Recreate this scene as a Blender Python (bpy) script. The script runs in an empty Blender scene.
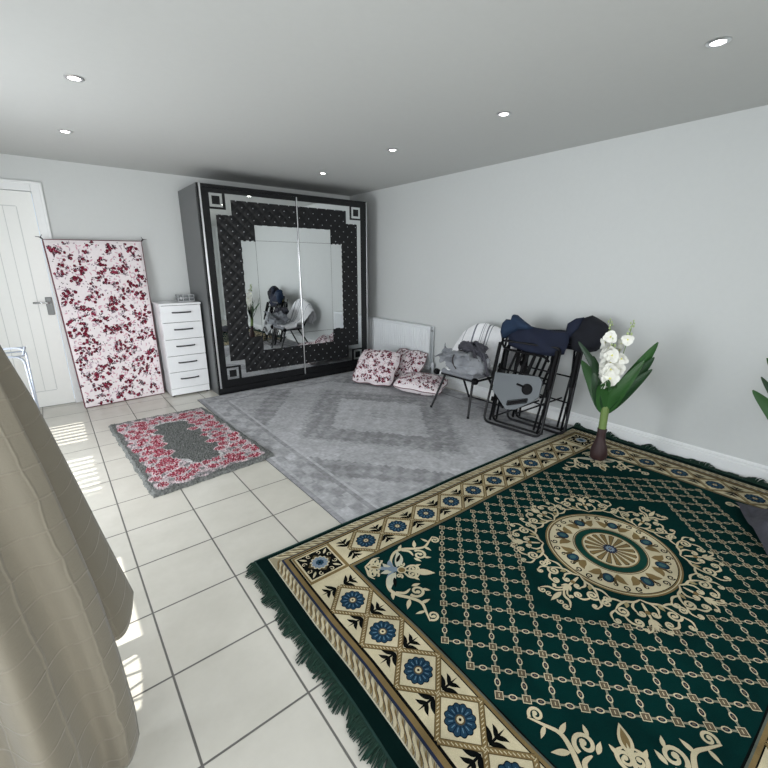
import bpy, math, random
from math import sin, cos, pi, sqrt, exp, atan2, tan, floor as fl
random.seed(7)
COL = bpy.context.scene.collection

# ------------------------------------------------------------------ helpers
def lin(r, g, b):
    def f(c):
        c /= 255.0
        return c/12.92 if c <= .04045 else ((c+.055)/1.055)**2.4
    return (f(r), f(g), f(b))

def V(a, b): return (a[0]+b[0], a[1]+b[1], a[2]+b[2])
def sub(a, b): return (a[0]-b[0], a[1]-b[1], a[2]-b[2])
def mul(a, s): return (a[0]*s, a[1]*s, a[2]*s)
def dot(a, b): return a[0]*b[0]+a[1]*b[1]+a[2]*b[2]
def cross(a, b): return (a[1]*b[2]-a[2]*b[1], a[2]*b[0]-a[0]*b[2], a[0]*b[1]-a[1]*b[0])
def norm(a):
    l = sqrt(dot(a, a)) or 1
    return (a[0]/l, a[1]/l, a[2]/l)
def lerp(a, b, t): return tuple(a[i]+(b[i]-a[i])*t for i in range(len(a)))

class MB:
    """collects shapes for one mesh"""
    def __init__(s): s.v = []; s.f = []; s.m = []; s.c = []
    def add(s, vs, fs, m=0, col=None):
        o = len(s.v); s.v += [tuple(p) for p in vs]
        for f in fs:
            s.f.append(tuple(i+o for i in f)); s.m.append(m); s.c.append(col)
    def box(s, x0, x1, y0, y1, z0, z1, m=0, col=None, b=0.0, fn=None):
        if b <= 0:
            vs = [(x, y, z) for x in (x0, x1) for y in (y0, y1) for z in (z0, z1)]
            fs = [(0,1,3,2),(4,6,7,5),(0,4,5,1),(2,3,7,6),(0,2,6,4),(1,5,7,3)]
        else:
            b = min(b, (x1-x0)*.49, (y1-y0)*.49, (z1-z0)*.49)
            vs = []; idx = {}
            X = (x0, x1); Y = (y0, y1); Z = (z0, z1)
            for i in (0, 1):
                for j in (0, 1):
                    for k in (0, 1):
                        sx = b if i == 0 else -b; sy = b if j == 0 else -b; sz = b if k == 0 else -b
                        idx[i,j,k,'x'] = len(vs); vs.append((X[i], Y[j]+sy, Z[k]+sz))
                        idx[i,j,k,'y'] = len(vs); vs.append((X[i]+sx, Y[j], Z[k]+sz))
                        idx[i,j,k,'z'] = len(vs); vs.append((X[i]+sx, Y[j]+sy, Z[k]))
            fs = []
            for i in (0, 1):
                fs.append([idx[i,a,c,'x'] for a, c in ((0,0),(1,0),(1,1),(0,1))])
                fs.append([idx[a,i,c,'y'] for a, c in ((0,0),(1,0),(1,1),(0,1))])
                fs.append([idx[a,c,i,'z'] for a, c in ((0,0),(1,0),(1,1),(0,1))])
            for j in (0, 1):
                for k in (0, 1):
                    fs.append([idx[0,j,k,'y'], idx[1,j,k,'y'], idx[1,j,k,'z'], idx[0,j,k,'z']])
                    fs.append([idx[j,0,k,'x'], idx[j,1,k,'x'], idx[j,1,k,'z'], idx[j,0,k,'z']])
                    fs.append([idx[j,k,0,'x'], idx[j,k,1,'x'], idx[j,k,1,'y'], idx[j,k,0,'y']])
                    for l in (0, 1):
                        fs.append([idx[j,k,l,'x'], idx[j,k,l,'y'], idx[j,k,l,'z']])
        if fn: vs = [fn(p) for p in vs]
        s.add(vs, fs, m, col)
    def tube(s, pts, r, n=8, m=0, col=None, closed=False, caps=True, flat=1.0):
        P = [tuple(p) for p in pts]; k = len(P)
        R = r if isinstance(r, (list, tuple)) else [r]*k
        T = []
        for i in range(k):
            a = P[(i-1) % k] if (closed or i > 0) else P[0]
            b = P[(i+1) % k] if (closed or i < k-1) else P[-1]
            T.append(norm(sub(b, a)))
        up = (0, 0, 1) if abs(T[0][2]) < .9 else (1, 0, 0)
        N = norm(cross(T[0], up)); vs = []
        for i in range(k):
            N = norm(sub(N, mul(T[i], dot(N, T[i])))); B = cross(T[i], N)
            for j in range(n):
                a = 2*pi*j/n
                vs.append(V(P[i], V(mul(N, R[i]*cos(a)), mul(B, R[i]*flat*sin(a)))))
        fs = []
        for i in range(k if closed else k-1):
            i2 = (i+1) % k
            for j in range(n):
                fs.append((i*n+j, i*n+(j+1) % n, i2*n+(j+1) % n, i2*n+j))
        if caps and not closed:
            fs.append(tuple(range(n-1, -1, -1))); fs.append(tuple((k-1)*n+j for j in range(n)))
        s.add(vs, fs, m, col)
    def lathe(s, c, prof, n=24, m=0, col=None, axis='z'):
        vs = []
        for r, z in prof:
            for j in range(n):
                a = 2*pi*j/n; p = (r*cos(a), r*sin(a), z)
                if axis == 'x': p = (p[2], p[0], p[1])
                if axis == 'y': p = (p[0], p[2], p[1])
                vs.append(V(c, p))
        fs = []
        for i in range(len(prof)-1):
            for j in range(n):
                fs.append((i*n+j, i*n+(j+1) % n, (i+1)*n+(j+1) % n, (i+1)*n+j))
        fs.append(tuple(range(n-1, -1, -1))); fs.append(tuple((len(prof)-1)*n+j for j in range(n)))
        s.add(vs, fs, m, col)
    def grid(s, nu, nv, fn, m=0, colfn=None, closed_u=False):
        vs = [fn(i/nu, j/nv) for j in range(nv+1) for i in range(nu+1)]
        o = len(s.v); s.v += vs
        for j in range(nv):
            for i in range(nu):
                a = o+j*(nu+1)+i
                s.f.append((a, a+1, a+nu+2, a+nu+1)); s.m.append(m)
                s.c.append(colfn((i+.5)/nu, (j+.5)/nv) if colfn else None)
    def build(s, name, mats, parent=None, loc=(0,0,0), smooth=False, recalc=True, angle=None):
        me = bpy.data.meshes.new(name)
        me.from_pydata([sub(p, loc) for p in s.v] if loc != (0,0,0) else s.v, [], s.f)
        if not isinstance(mats, (list, tuple)): mats = [mats]
        for m in mats: me.materials.append(m)
        me.polygons.foreach_set('material_index', s.m)
        if any(c is not None for c in s.c):
            ca = me.color_attributes.new('Col', 'FLOAT_COLOR', 'CORNER')
            buf = []
            for f, c in zip(s.f, s.c):
                c = c or (1, 1, 1); buf += [c[0], c[1], c[2], 1.0]*len(f)
            ca.data.foreach_set('color', buf)
        if recalc:
            import bmesh
            bm = bmesh.new(); bm.from_mesh(me)
            bmesh.ops.recalc_face_normals(bm, faces=bm.faces); bm.to_mesh(me); bm.free()
        if smooth: me.polygons.foreach_set('use_smooth', [True]*len(me.polygons))
        if smooth and angle: 
            try: me.set_sharp_from_angle(angle=math.radians(angle))
            except Exception: pass
        me.update()
        o = bpy.data.objects.new(name, me); COL.objects.link(o)
        if loc != (0,0,0) and not parent: o.location = loc
        if parent: o.parent = parent
        return o

def empty(name, loc=(0,0,0), rz=0.0, rx=0.0):
    o = bpy.data.objects.new(name, None); COL.objects.link(o)
    o.empty_display_size = .05; o.location = loc; o.rotation_euler = (rx, 0, rz)
    return o
def tag(o, label=None, cat=None, group=None, kind=None):
    if label: o['label'] = label
    if cat: o['category'] = cat
    if group: o['group'] = group
    if kind: o['kind'] = kind
    return o
def copy_tree(o, parent=None):
    c = o.copy(); COL.objects.link(c)
    if parent: c.parent = parent
    for ch in list(o.children): copy_tree(ch, c)
    return c
def fillet(P, r, n=5, closed=False):
    out = []; k = len(P)
    for i in range(k):
        if not closed and i in (0, k-1): out.append(P[i]); continue
        a, b, c = P[i-1], P[i], P[(i+1) % k]
        d1 = norm(sub(a, b)); d2 = norm(sub(c, b))
        l = min(r, sqrt(dot(sub(a, b), sub(a, b)))*.45, sqrt(dot(sub(c, b), sub(c, b)))*.45)
        p, q = V(b, mul(d1, l)), V(b, mul(d2, l))
        for j in range(n+1):
            t = j/n
            out.append(tuple((1-t)**2*p[m]+2*t*(1-t)*b[m]+t*t*q[m] for m in range(3)))
    return out
def spline(P, n=8):
    out = []; k = len(P)
    for i in range(k-1):
        p0 = P[max(i-1, 0)]; p1 = P[i]; p2 = P[i+1]; p3 = P[min(i+2, k-1)]
        for j in range(n):
            t = j/n
            out.append(tuple(.5*((2*p1[m])+(-p0[m]+p2[m])*t+(2*p0[m]-5*p1[m]+4*p2[m]-p3[m])*t*t+(-p0[m]+3*p1[m]-3*p2[m]+p3[m])*t**3) for m in range(len(p1))))
    out.append(tuple(P[-1])); return out

# ------------------------------------------------------------------ materials
class NT:
    def __init__(s, name):
        s.mat = bpy.data.materials.new(name); s.mat.use_nodes = True
        s.t = s.mat.node_tree; s.b = s.t.nodes['Principled BSDF']; s.out = s.t.nodes['Material Output']
    def n(s, typ, **kw):
        nd = s.t.nodes.new(typ)
        for k, v in kw.items():
            if k.startswith('i_'):
                key = k[2:]; nd.inputs[int(key) if key.isdigit() else key].default_value = v
            else: setattr(nd, k, v)
        return nd
    def l(s, a, b): s.t.links.new(a, b)
    def math(s, op, a, b=None, clamp=False):
        nd = s.n('ShaderNodeMath', operation=op); nd.use_clamp = clamp
        for i, x in enumerate((a, b)):
            if x is None: continue
            if isinstance(x, (int, float)): nd.inputs[i].default_value = x
            else: s.l(x, nd.inputs[i])
        return nd.outputs[0]
    def mix(s, fac, a, b, mode='MIX'):
        nd = s.n('ShaderNodeMix', data_type='RGBA', blend_type=mode)
        for i, x in ((0, fac), (6, a), (7, b)):
            if isinstance(x, (int, float)): nd.inputs[i].default_value = x
            elif isinstance(x, tuple): nd.inputs[i].default_value = (*x[:3], 1)
            else: s.l(x, nd.inputs[i])
        return nd.outputs[2]
    def bump(s, h, strength=.3, dist=.002):
        nd = s.n('ShaderNodeBump'); nd.inputs['Strength'].default_value = strength; nd.inputs['Distance'].default_value = dist
        s.l(h, nd.inputs['Height']); s.l(nd.outputs[0], s.b.inputs['Normal'])

def mat(name, c, rough=.5, metal=0., noise=0., nscale=30., bump=0., bscale=200., coat=0., sheen=0., spec=None, emit=None, estr=0., alpha=None, bdist=.001):
    t = NT(name); b = t.b
    b.inputs['Base Color'].default_value = (*c, 1); b.inputs['Roughness'].default_value = rough; b.inputs['Metallic'].default_value = metal
    if spec is not None: b.inputs['Specular IOR Level'].default_value = spec
    if coat: b.inputs['Coat Weight'].default_value = coat
    if sheen: b.inputs['Sheen Weight'].default_value = sheen
    if emit: b.inputs['Emission Color'].default_value = (*emit, 1); b.inputs['Emission Strength'].default_value = estr
    tc = t.n('ShaderNodeTexCoord')
    nz = t.n('ShaderNodeTexNoise', i_Scale=nscale, i_Detail=4.0); t.l(tc.outputs['Object'], nz.inputs['Vector'])
    k = max(noise, .02)
    t.l(t.mix(nz.outputs[0], tuple(x*(1-k) for x in c), tuple(min(1, x*(1+k)) for x in c)), b.inputs['Base Color'])
    if bump:
        n2 = t.n('ShaderNodeTexNoise', i_Scale=bscale, i_Detail=3.0); t.l(tc.outputs['Object'], n2.inputs['Vector'])
        t.bump(n2.outputs[0], bump, bdist)
    return t.mat

def colmat(name, rough=.9, noise=.25, nscale=60., bump=.5, bscale=500., bdist=.002, sheen=0., n2=.0, n2scale=4., spec=.2):
    """reads the painted colour attribute, adds yarn noise"""
    t = NT(name); b = t.b; b.inputs['Roughness'].default_value = rough; b.inputs['Specular IOR Level'].default_value = spec
    if sheen: b.inputs['Sheen Weight'].default_value = sheen; b.inputs['Sheen Roughness'].default_value = .4
    ca = t.n('ShaderNodeVertexColor', layer_name='Col')
    tc = t.n('ShaderNodeTexCoord')
    nz = t.n('ShaderNodeTexNoise', i_Scale=nscale, i_Detail=5.0); t.l(tc.outputs['Object'], nz.inputs['Vector'])
    f = t.math('ADD', t.math('MULTIPLY', nz.outputs[0], 2*noise), 1-noise)
    if n2:
        nb = t.n('ShaderNodeTexNoise', i_Scale=n2scale, i_Detail=3.0, i_Distortion=.6); t.l(tc.outputs['Object'], nb.inputs['Vector'])
        f = t.math('MULTIPLY', f, t.math('ADD', t.math('MULTIPLY', nb.outputs[0], 2*n2), 1-n2))
    mr = t.n('ShaderNodeVectorMath', operation='SCALE'); t.l(ca.outputs[0], mr.inputs[0]); t.l(f, mr.inputs['Scale'])
    t.l(mr.outputs[0], b.inputs['Base Color'])
    if bump:
        n3 = t.n('ShaderNodeTexNoise', i_Scale=bscale, i_Detail=2.0); t.l(tc.outputs['Object'], n3.inputs['Vector'])
        t.bump(n3.outputs[0], bump, bdist)
    return t.mat

M = {}
M['wall'] = mat('wall_paint', lin(208,211,210), .75, bump=.05, bscale=300)
M['ceil'] = mat('ceiling_paint', lin(196,198,196), .85)
M['gloss_white'] = mat('white_gloss_paint', lin(236,238,238), .3)
M['door_white'] = mat('door_white_paint', lin(240,241,238), .35)
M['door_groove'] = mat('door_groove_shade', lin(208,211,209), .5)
M['drawer_white'] = mat('drawer_white_gloss', lin(236,238,240), .18, coat=.4)
M['drawer_gap'] = mat('drawer_gap', lin(60,62,64), .6)
M['dark_gloss'] = mat('wardrobe_black_gloss', lin(20,21,23), .2, spec=.4)
M['grey_side'] = mat('wardrobe_grey_laminate', lin(92,94,95), .4)
M['leather'] = mat('quilted_leatherette', lin(20,21,23), .45, spec=.3)
M['mirror'] = mat('mirror_silver', (.82,.84,.84), .015, metal=1., noise=0)
M['chrome'] = mat('chrome', (.62,.63,.64), .2, metal=1.)
M['silver'] = mat('silver_trim', (.72,.73,.74), .3, metal=1.)
M['dark_metal'] = mat('dark_handle_metal', lin(70,70,72), .3, metal=.8)
M['black_tube'] = mat('black_powder_tube', lin(16,17,20), .38, spec=.3)
M['black_plastic'] = mat('black_plastic', lin(13,13,15), .6, spec=.15)
M['navy'] = mat('navy_canvas', lin(11,22,46), .85, noise=.3, nscale=14, bump=.4, bscale=400)
M['navy_light'] = mat('slate_blue_canvas', lin(22,44,70), .85, noise=.3, nscale=14, bump=.4, bscale=400)
M['navy_dark'] = mat('dark_navy_canvas', lin(8,12,24), .85, noise=.3, nscale=14, bump=.4, bscale=400)
M['grey_table'] = mat('grey_table_plastic', lin(98,104,108), .5)
M['grey_cloth'] = mat('grey_woven_cloth', lin(140,143,148), .95, noise=.15, nscale=60, bump=.6, bscale=500)
M['charcoal_cloth'] = mat('charcoal_woven_cloth', lin(72,72,80), .95, noise=.25, nscale=60, bump=.6, bscale=400)
M['white_plastic'] = mat('white_plastic', lin(225,228,232), .4)
M['airer'] = mat('airer_white_coating', lin(190,198,212), .45)
M['radiator'] = mat('radiator_enamel', lin(226,230,232), .35)
M['brass'] = mat('pipe_chrome', (.7,.7,.7), .25, metal=1.)
M['leaf'] = mat('leaf_green', lin(44,84,40), .4, noise=.35, nscale=9)
M['leaf_dark'] = mat('leaf_dark_green', lin(26,58,30), .42, noise=.35, nscale=9)
M['stem'] = mat('stem_green', lin(104,128,66), .5, noise=.2, nscale=20)
M['bulb'] = mat('brown_bulb', lin(44,22,22), .6, noise=.35, nscale=30, bump=.5, bscale=60, bdist=.003)
M['petal'] = mat('white_petal', lin(240,240,232), .55)
M['petal_c'] = mat('petal_centre', lin(214,214,120), .6)
M['bud'] = mat('pale_green_bud', lin(176,192,140), .6)
M['paint_floral'] = colmat('floral_cotton', .85, .08, 40, .3, 500, .001)
M['paint_rug'] = colmat('green_rug_pile', .9, .35, 420, .5, 900, .003, n2=.5, n2scale=6., spec=.04)
M['paint_grey'] = colmat('grey_rug_weave', .95, .16, 300, .5, 700, .002, spec=.1)
M['paint_shag'] = colmat('shaggy_rug_pile', .95, .3, 220, .8, 500, .004, spec=.1)
M['fringe'] = mat('green_fringe_yarn', lin(8,44,32), .9, noise=.5, nscale=50)
M['throwfab'] = None
M['stud'] = mat('crystal_stud', (.5,.52,.55), .3, metal=.7)
M['piping'] = mat('burgundy_piping', lin(90,24,40), .8)
M['black_tie'] = mat('dark_tie', lin(50,44,46), .8)

def tiles():
    t = NT('ceramic_floor_tiles'); b = t.b
    tc = t.n('ShaderNodeTexCoord'); mp = t.n('ShaderNodeMapping')
    mp.inputs['Location'].default_value = (-.117/.3331, -.9555/.3377, 0)
    mp.inputs['Scale'].default_value = (1/.3331, 1/.3377, 1)
    t.l(tc.outputs['Object'], mp.inputs['Vector'])
    sp = t.n('ShaderNodeSeparateXYZ'); t.l(mp.outputs[0], sp.inputs[0])
    d = []
    for k in (0, 1):
        fr = t.math('FRACT', sp.outputs[k]); d.append(t.math('MINIMUM', fr, t.math('SUBTRACT', 1.0, fr)))
    m = t.math('MINIMUM', d[0], d[1])
    g = t.n('ShaderNodeMapRange', i_1=.0085, i_2=.0125); t.l(m, g.inputs[0])
    n1 = t.n('ShaderNodeTexNoise', i_Scale=5.0, i_Detail=6.0, i_Roughness=.6); t.l(tc.outputs['Object'], n1.inputs['Vector'])
    fx = t.n('ShaderNodeVectorMath', operation='FLOOR'); t.l(mp.outputs[0], fx.inputs[0])
    wn = t.n('ShaderNodeTexWhiteNoise', noise_dimensions='3D'); t.l(fx.outputs[0], wn.inputs['Vector'])
    c = t.mix(n1.outputs[0], lin(192,189,179), lin(221,218,209))
    c = t.mix(t.math('MULTIPLY', wn.outputs[0], .12), c, lin(190,184,168))
    n4 = t.n('ShaderNodeTexNoise', i_Scale=38.0, i_Detail=4.0); t.l(tc.outputs['Object'], n4.inputs['Vector'])
    c = t.mix(t.math('MULTIPLY', n4.outputs[0], .12), c, lin(170,166,150))
    t.l(t.mix(g.outputs[0], lin(104,102,98), c), b.inputs['Base Color'])
    rr = t.n('ShaderNodeMapRange', i_3=.8, i_4=.22); t.l(g.outputs[0], rr.inputs[0]); t.l(rr.outputs[0], b.inputs['Roughness'])
    t.bump(g.outputs[0], .6, .002)
    return t.mat
M['tiles'] = tiles()

# ------------------------------------------------------------------ room
XL, XR, YF, YB, H = -1.0, 3.441, -2.0, 5.068, 2.2445
def struct(mb, name, m, **k): return tag(mb.build(name, m, **k), kind='structure')
b = MB(); b.box(XL-.15, XR+.15, YF-.15, YB+.15, -.1, 0); struct(b, 'floor', M['tiles'])
b = MB(); b.box(XL-.15, XR+.15, YF-.15, YB+.15, H, H+.1); struct(b, 'ceiling', M['ceil'])
b = MB(); b.box(XR, XR+.15, YF-.15, YB+.15, 0, H); struct(b, 'wall_right', M['wall'])
b = MB(); b.box(XL-.15, XR+.15, YF-.15, YF, 0, H); struct(b, 'wall_front', M['wall'])
# back wall with a door opening
DX0, DX1, DZ = -.725, .049, 1.964
b = MB(); b.box(XL-.15, DX0, YB, YB+.15, 0, H); b.box(DX1, XR+.15, YB, YB+.15, 0, H); b.box(DX0, DX1, YB, YB+.15, DZ, H)
struct(b, 'wall_back', M['wall'])
# left wall with two window openings
WT = 1.87
wins = [(-1.3, 2.15, .1), (2.80, 4.42, .35)]
b = MB(); b.box(XL-.15, XL, YF-.15, YB+.15, WT, H)
ys = [YF-.15, wins[0][0], wins[0][1], wins[1][0], wins[1][1], YB+.15]
for i in (0, 2, 4): b.box(XL-.15, XL, ys[i], ys[i+1], 0, WT)
for w in wins: b.box(XL-.15, XL, w[0], w[1], 0, w[2])
struct(b, 'wall_left', M['wall'])
tg = NT('window_glass'); tr = tg.n('ShaderNodeBsdfTransparent'); gl = tg.n('ShaderNodeBsdfGlossy', i_Roughness=.02)
mx = tg.n('ShaderNodeMixShader', i_0=.06); tg.l(tr.outputs[0], mx.inputs[1]); tg.l(gl.outputs[0], mx.inputs[2]); tg.l(mx.outputs[0], tg.out.inputs[0])
for i, (y0, y1, z0) in enumerate(wins):
    ym = (y0+y1)/2; f = MB()
    x0, x1 = XL-.11, XL-.05
    for a, c in ((y0, y0+.05), (y1-.05, y1)): f.box(x0, x1, a, c, z0, WT)
    f.box(x0, x1, y0, y1, z0, z0+.05); f.box(x0, x1, y0, y1, WT-.03, WT)
    if i == 0:
        f.box(x0, x1, -.19, -.11, z0, WT); f.box(x0, x1, .86, 1.24, z0, WT)  # the wide second post is added, out of view, to keep sun off the throw
    else: f.box(x0, x1, 3.50, 3.84, z0, WT)
    o = struct(f, 'window_%d' % (i+1), M['gloss_white'])
    g = MB(); g.box(XL-.085, XL-.08, y0+.04, y1-.04, z0+.04, WT-.02); g.build('pane', tg.mat, o)
    if i == 1:
        s = MB()
        yy = y0+.06
        while yy < y1-.05:
            s.box(XL-.04, XL-.035, yy, yy+.044, z0+.05, WT-.03); yy += .080
        t = s.build('vertical_blind', M['gloss_white']); tag(t, 'white vertical slat blind in the left wall window', 'blind')
# door leaf, grooves, architrave
d = MB(); d.box(DX0+.004, DX1-.004, YB-.002, YB+.038, .006, DZ-.004, b=.002)
o = struct(d, 'door_1', M['door_white'])
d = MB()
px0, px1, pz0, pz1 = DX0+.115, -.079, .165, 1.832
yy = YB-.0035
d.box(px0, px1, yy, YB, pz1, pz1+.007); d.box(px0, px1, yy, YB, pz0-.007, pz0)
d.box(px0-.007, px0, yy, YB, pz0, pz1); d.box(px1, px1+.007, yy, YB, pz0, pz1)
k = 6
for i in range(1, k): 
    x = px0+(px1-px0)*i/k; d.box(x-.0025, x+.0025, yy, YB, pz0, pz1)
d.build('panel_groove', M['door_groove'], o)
d = MB(); d.box(-.018, .034, YB-.014, YB-.002, .885, 1.05, b=.004); d.build('handle_plate', mat('brushed_plate', lin(120,122,122), .45, metal=.6), o)
d = MB(); d.tube(fillet([(.008, YB-.012, 1.0), (.008, YB-.05, 1.0), (-.11, YB-.052, 1.004)], .02), .009, 10); d.build('door_handle', M['chrome'], o, smooth=True)
a = MB(); AW = .082
for x0, x1, z0, z1 in ((DX1, DX1+AW-.002, 0, DZ+AW-.002), (DX0-AW+.002, DX0, 0, DZ+AW-.002), (DX0, DX1, DZ, DZ+AW-.002)):
    a.box(x0, x1, YB-.016, YB+.002, z0, z1, b=.004)
a.box(DX1+.058, DX1+AW, YB-.024, YB, 0, DZ+AW, b=.004); a.box(DX0-AW, DX0-.058+.0, YB-.024, YB, 0, DZ+AW, b=.004)
a.box(DX0-AW+.001, DX1+AW-.001, YB-.0245, YB-.001, DZ+.058, DZ+AW-.0005, b=.004)
struct(a, 'trim_1', M['gloss_white'])
# skirting boards
def skirt(name, fn, L0, L1):
    prof = [(0, 0), (.020, 0), (.020, .076), (.010, .083), (.010, .091), (.017, .093), (.017, .098), (.008, .103), (.005, .111), (0, .112)]
    m = MB(); vs = [fn(L, p) for L in (L0, L1) for p in prof]; n = len(prof)
    fs = [(i, i+1, n+i+1, n+i) for i in range(n-1)]+[tuple(range(n)), tuple(range(2*n-1, n-1, -1))]
    m.add(vs, fs); return struct(m, name, M['gloss_white'])
skirt('baseboard_right', lambda L, p: (XR-p[0], L, p[1]), YF, YB)
skirt('baseboard_back', lambda L, p: (L, YB-p[0], p[1]), DX1+AW, XR)
skirt('baseboard_left', lambda L, p: (XL+p[0], L, p[1]), 2.2, YB)

# downlights
M['lamp'] = mat('lamp_lens', (1,1,1), .5, emit=(1,.98,.93), estr=14)
LT = [(.292,2.851,'near the left, closer to the camera'),(.297,3.958,'nearest the panelled door'),(2.405,4.011,'just in front of the wardrobe top'),
      (2.382,2.878,'second out from the wardrobe along the right row'),(2.383,1.81,'third out from the wardrobe along the right row'),(2.358,.734,'nearest the camera at the upper right')]
first = None
for x, y, txt in LT:
    if first is None:
        e = empty('downlight', (x, y, H)); first = e
        m = MB(); m.lathe((0,0,0), [(.026,-.001),(.028,-.006),(.040,-.006),(.044,-.003),(.044,-.0005)], 28); m.build('bezel', M['silver'], e, smooth=True, angle=40)
        m = MB(); m.lathe((0,0,0), [(.001,-.0075),(.018,-.007),(.0268,-.004),(.0268,-.001)], 24); m.build('lens', M['lamp'], e, smooth=True)
    else:
        e = copy_tree(first); e.location = (x, y, H)
    tag(e, 'small round recessed ceiling spotlight '+txt, 'ceiling light', 'recessed ceiling spotlights')

# ------------------------------------------------------------------ painter (flat woven / printed patterns as thin polygons)
class Paint(MB):
    def __init__(s, mp): super().__init__(); s.mp = mp
    def jit(s):
        s.k = (getattr(s, 'k', 0)+7) % 41
        return s.k/41*.8
    def poly(s, pts, col, L):
        L = L+s.jit()
        s.add([s.mp(p[0], p[1], L) for p in pts], [tuple(range(len(pts)))], 0, col)
    def rect(s, u0, u1, v0, v1, col, L, step=.25):
        nu = max(1, int(abs(u1-u0)/step+.99)); nv = max(1, int(abs(v1-v0)/step+.99))
        s.grid(nu, nv, lambda a, b: s.mp(u0+(u1-u0)*a, v0+(v1-v0)*b, L), 0, lambda a, b: col)
    def disc(s, u, v, r, col, L, n=14, rv=None, rot=0):
        rv = rv or r; c, q = cos(rot), sin(rot)
        s.poly([(u+r*cos(2*pi*i/n)*c-rv*sin(2*pi*i/n)*q, v+r*cos(2*pi*i/n)*q+rv*sin(2*pi*i/n)*c) for i in range(n)], col, L)
    def ring(s, u, v, r0, r1, col, L, n=64):
        vs = []
        for i in range(n):
            a = 2*pi*i/n
            vs.append(s.mp(u+r0*cos(a), v+r0*sin(a), L)); vs.append(s.mp(u+r1*cos(a), v+r1*sin(a), L))
        s.add(vs, [(2*i, 2*i+1, (2*i+3) % (2*n), (2*i+2) % (2*n)) for i in range(n)], 0, col)
    def stroke(s, pts, w, col, L):
        L = L+s.jit(); k = len(pts); W = w if callable(w) else (lambda t: w); vs = []
        for i in range(k):
            a = pts[max(i-1, 0)]; b = pts[min(i+1, k-1)]
            dx, dy = b[0]-a[0], b[1]-a[1]; l = sqrt(dx*dx+dy*dy) or 1; h = W(i/(k-1))/2
            vs.append(s.mp(pts[i][0]-dy/l*h, pts[i][1]+dx/l*h, L)); vs.append(s.mp(pts[i][0]+dy/l*h, pts[i][1]-dx/l*h, L))
        s.add(vs, [(2*i, 2*i+1, 2*i+3, 2*i+2) for i in range(k-1)], 0, col)
    def leaf(s, a, b, w, col, L, bend=0., n=8):
        dx, dy = b[0]-a[0], b[1]-a[1]; l = sqrt(dx*dx+dy*dy) or 1; nx, ny = -dy/l, dx/l
        pts = [(a[0]+dx*t+nx*bend*sin(pi*t), a[1]+dy*t+ny*bend*sin(pi*t)) for t in [i/n for i in range(n+1)]]
        s.stroke(pts, lambda t: max(.0004, w*sin(pi*min(1, t**.8))), col, L)
    def flower(s, u, v, r, n, col, L, k=.25, rot=0, inner=None):
        pts = []
        for i in range(n*6):
            a = 2*pi*i/(n*6); rr = r*(1-k+k*abs(cos(n*a/2)))
            pts.append((u+rr*cos(a+rot), v+rr*sin(a+rot)))
        s.poly(pts, col, L)

def spiral(c, r0, r1, a0, turns, n=22):
    """points from outside radius r0 to inside r1"""
    return [(c[0]+(r0+(r1-r0)*t)*cos(a0+2*pi*turns*t), c[1]+(r0+(r1-r0)*t)*sin(a0+2*pi*turns*t)) for t in [i/n for i in range(n+1)]]

# ------------------------------------------------------------------ green rug
RC = (1.942, .655); RA = .022; RZ = .011
def rugmap(u, v, L):
    u2 = u+.004*sin(4.3*v+1)+.003*sin(9*v+.3); v2 = v+.003*sin(3.7*u)+.0025*sin(8*u+2)
    return (RC[0]+u2*cos(RA)+v2*sin(RA), RC[1]-u2*sin(RA)+v2*cos(RA), RZ+L*.00022)
CREAM, GOLD, DGOLD = lin(194,184,154), lin(120,102,68), lin(86,73,48)
BLUE, DBLUE, NAVY, INK = lin(34,60,78), lin(16,32,52), lin(38,46,66), lin(10,13,13)
GREEN, DGREEN, WGREY, LBLUE = lin(3,40,38), lin(4,24,22), lin(186,184,164), lin(120,136,150)
P = Paint(rugmap)
UE, VE = 1.41, .968
P.rect(-UE, UE, -VE, VE, DGREEN, 0, .12)
UO, VO = 1.356, .945            # outer edge of the rope band
P.rect(-UO, UO, -VO, VO, WGREY, 1)
P.rect(-UO+.004, UO-.004, -VO+.004, VO-.004, lin(150,142,118), 2)
def ropes(length, place, w, pitch=.036):
    n = int(length/pitch); 
    for i in range(-n//2, n//2+1):
        x = i*pitch
        a = [(x-.030, .0), (x-.020, .30), (x+.012, .62), (x+.030, 1.)]
        pts = spline(a, 4)
        q = [place(px, py*w) for px, py in pts]
        P.stroke(q, lambda t: .002+.0105*sin(pi*t), CREAM, 3)
        q = [place(px+.018, py*w) for px, py in pts]
        P.stroke(q, lambda t: .001+.0085*sin(pi*t), GOLD, 3)
        P.stroke([place(px+.0105, py*w) for px, py in pts], .0016, NAVY, 4)
for sg in (1, -1):
    ropes(2*VO-.1, lambda a, b_, sg=sg: (-sg*(UO-.004)+sg*b_, a*sg), .041)
    ropes(2*UO-.1, lambda a, b_, sg=sg: (a*sg, sg*(VO-.004)-sg*b_), .041)
P.rect(-UO+.046, UO-.046, -VO+.046, VO-.046, NAVY, 4)
P.rect(-1.300, 1.300, -.8935, .8935, GOLD, 5)
P.rect(-1.2815, 1.2815, -.8830, .8830, INK, 6)
P.rect(-1.2715, 1.2715, -.8765, .8765, CREAM, 7)
P.rect(-1.078, 1.078, -.681, .681, INK, 8)
P.rect(-1.074, 1.074, -.677, .677, GOLD, 9)
P.rect(-1.062, 1.062, -.665, .665, lin(86,92,84), 10)
P.rect(-1.056, 1.056, -.659, .659, INK, 11)
P.rect(-1.050, 1.050, -.653, .653, GREEN, 12, .2)
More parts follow.
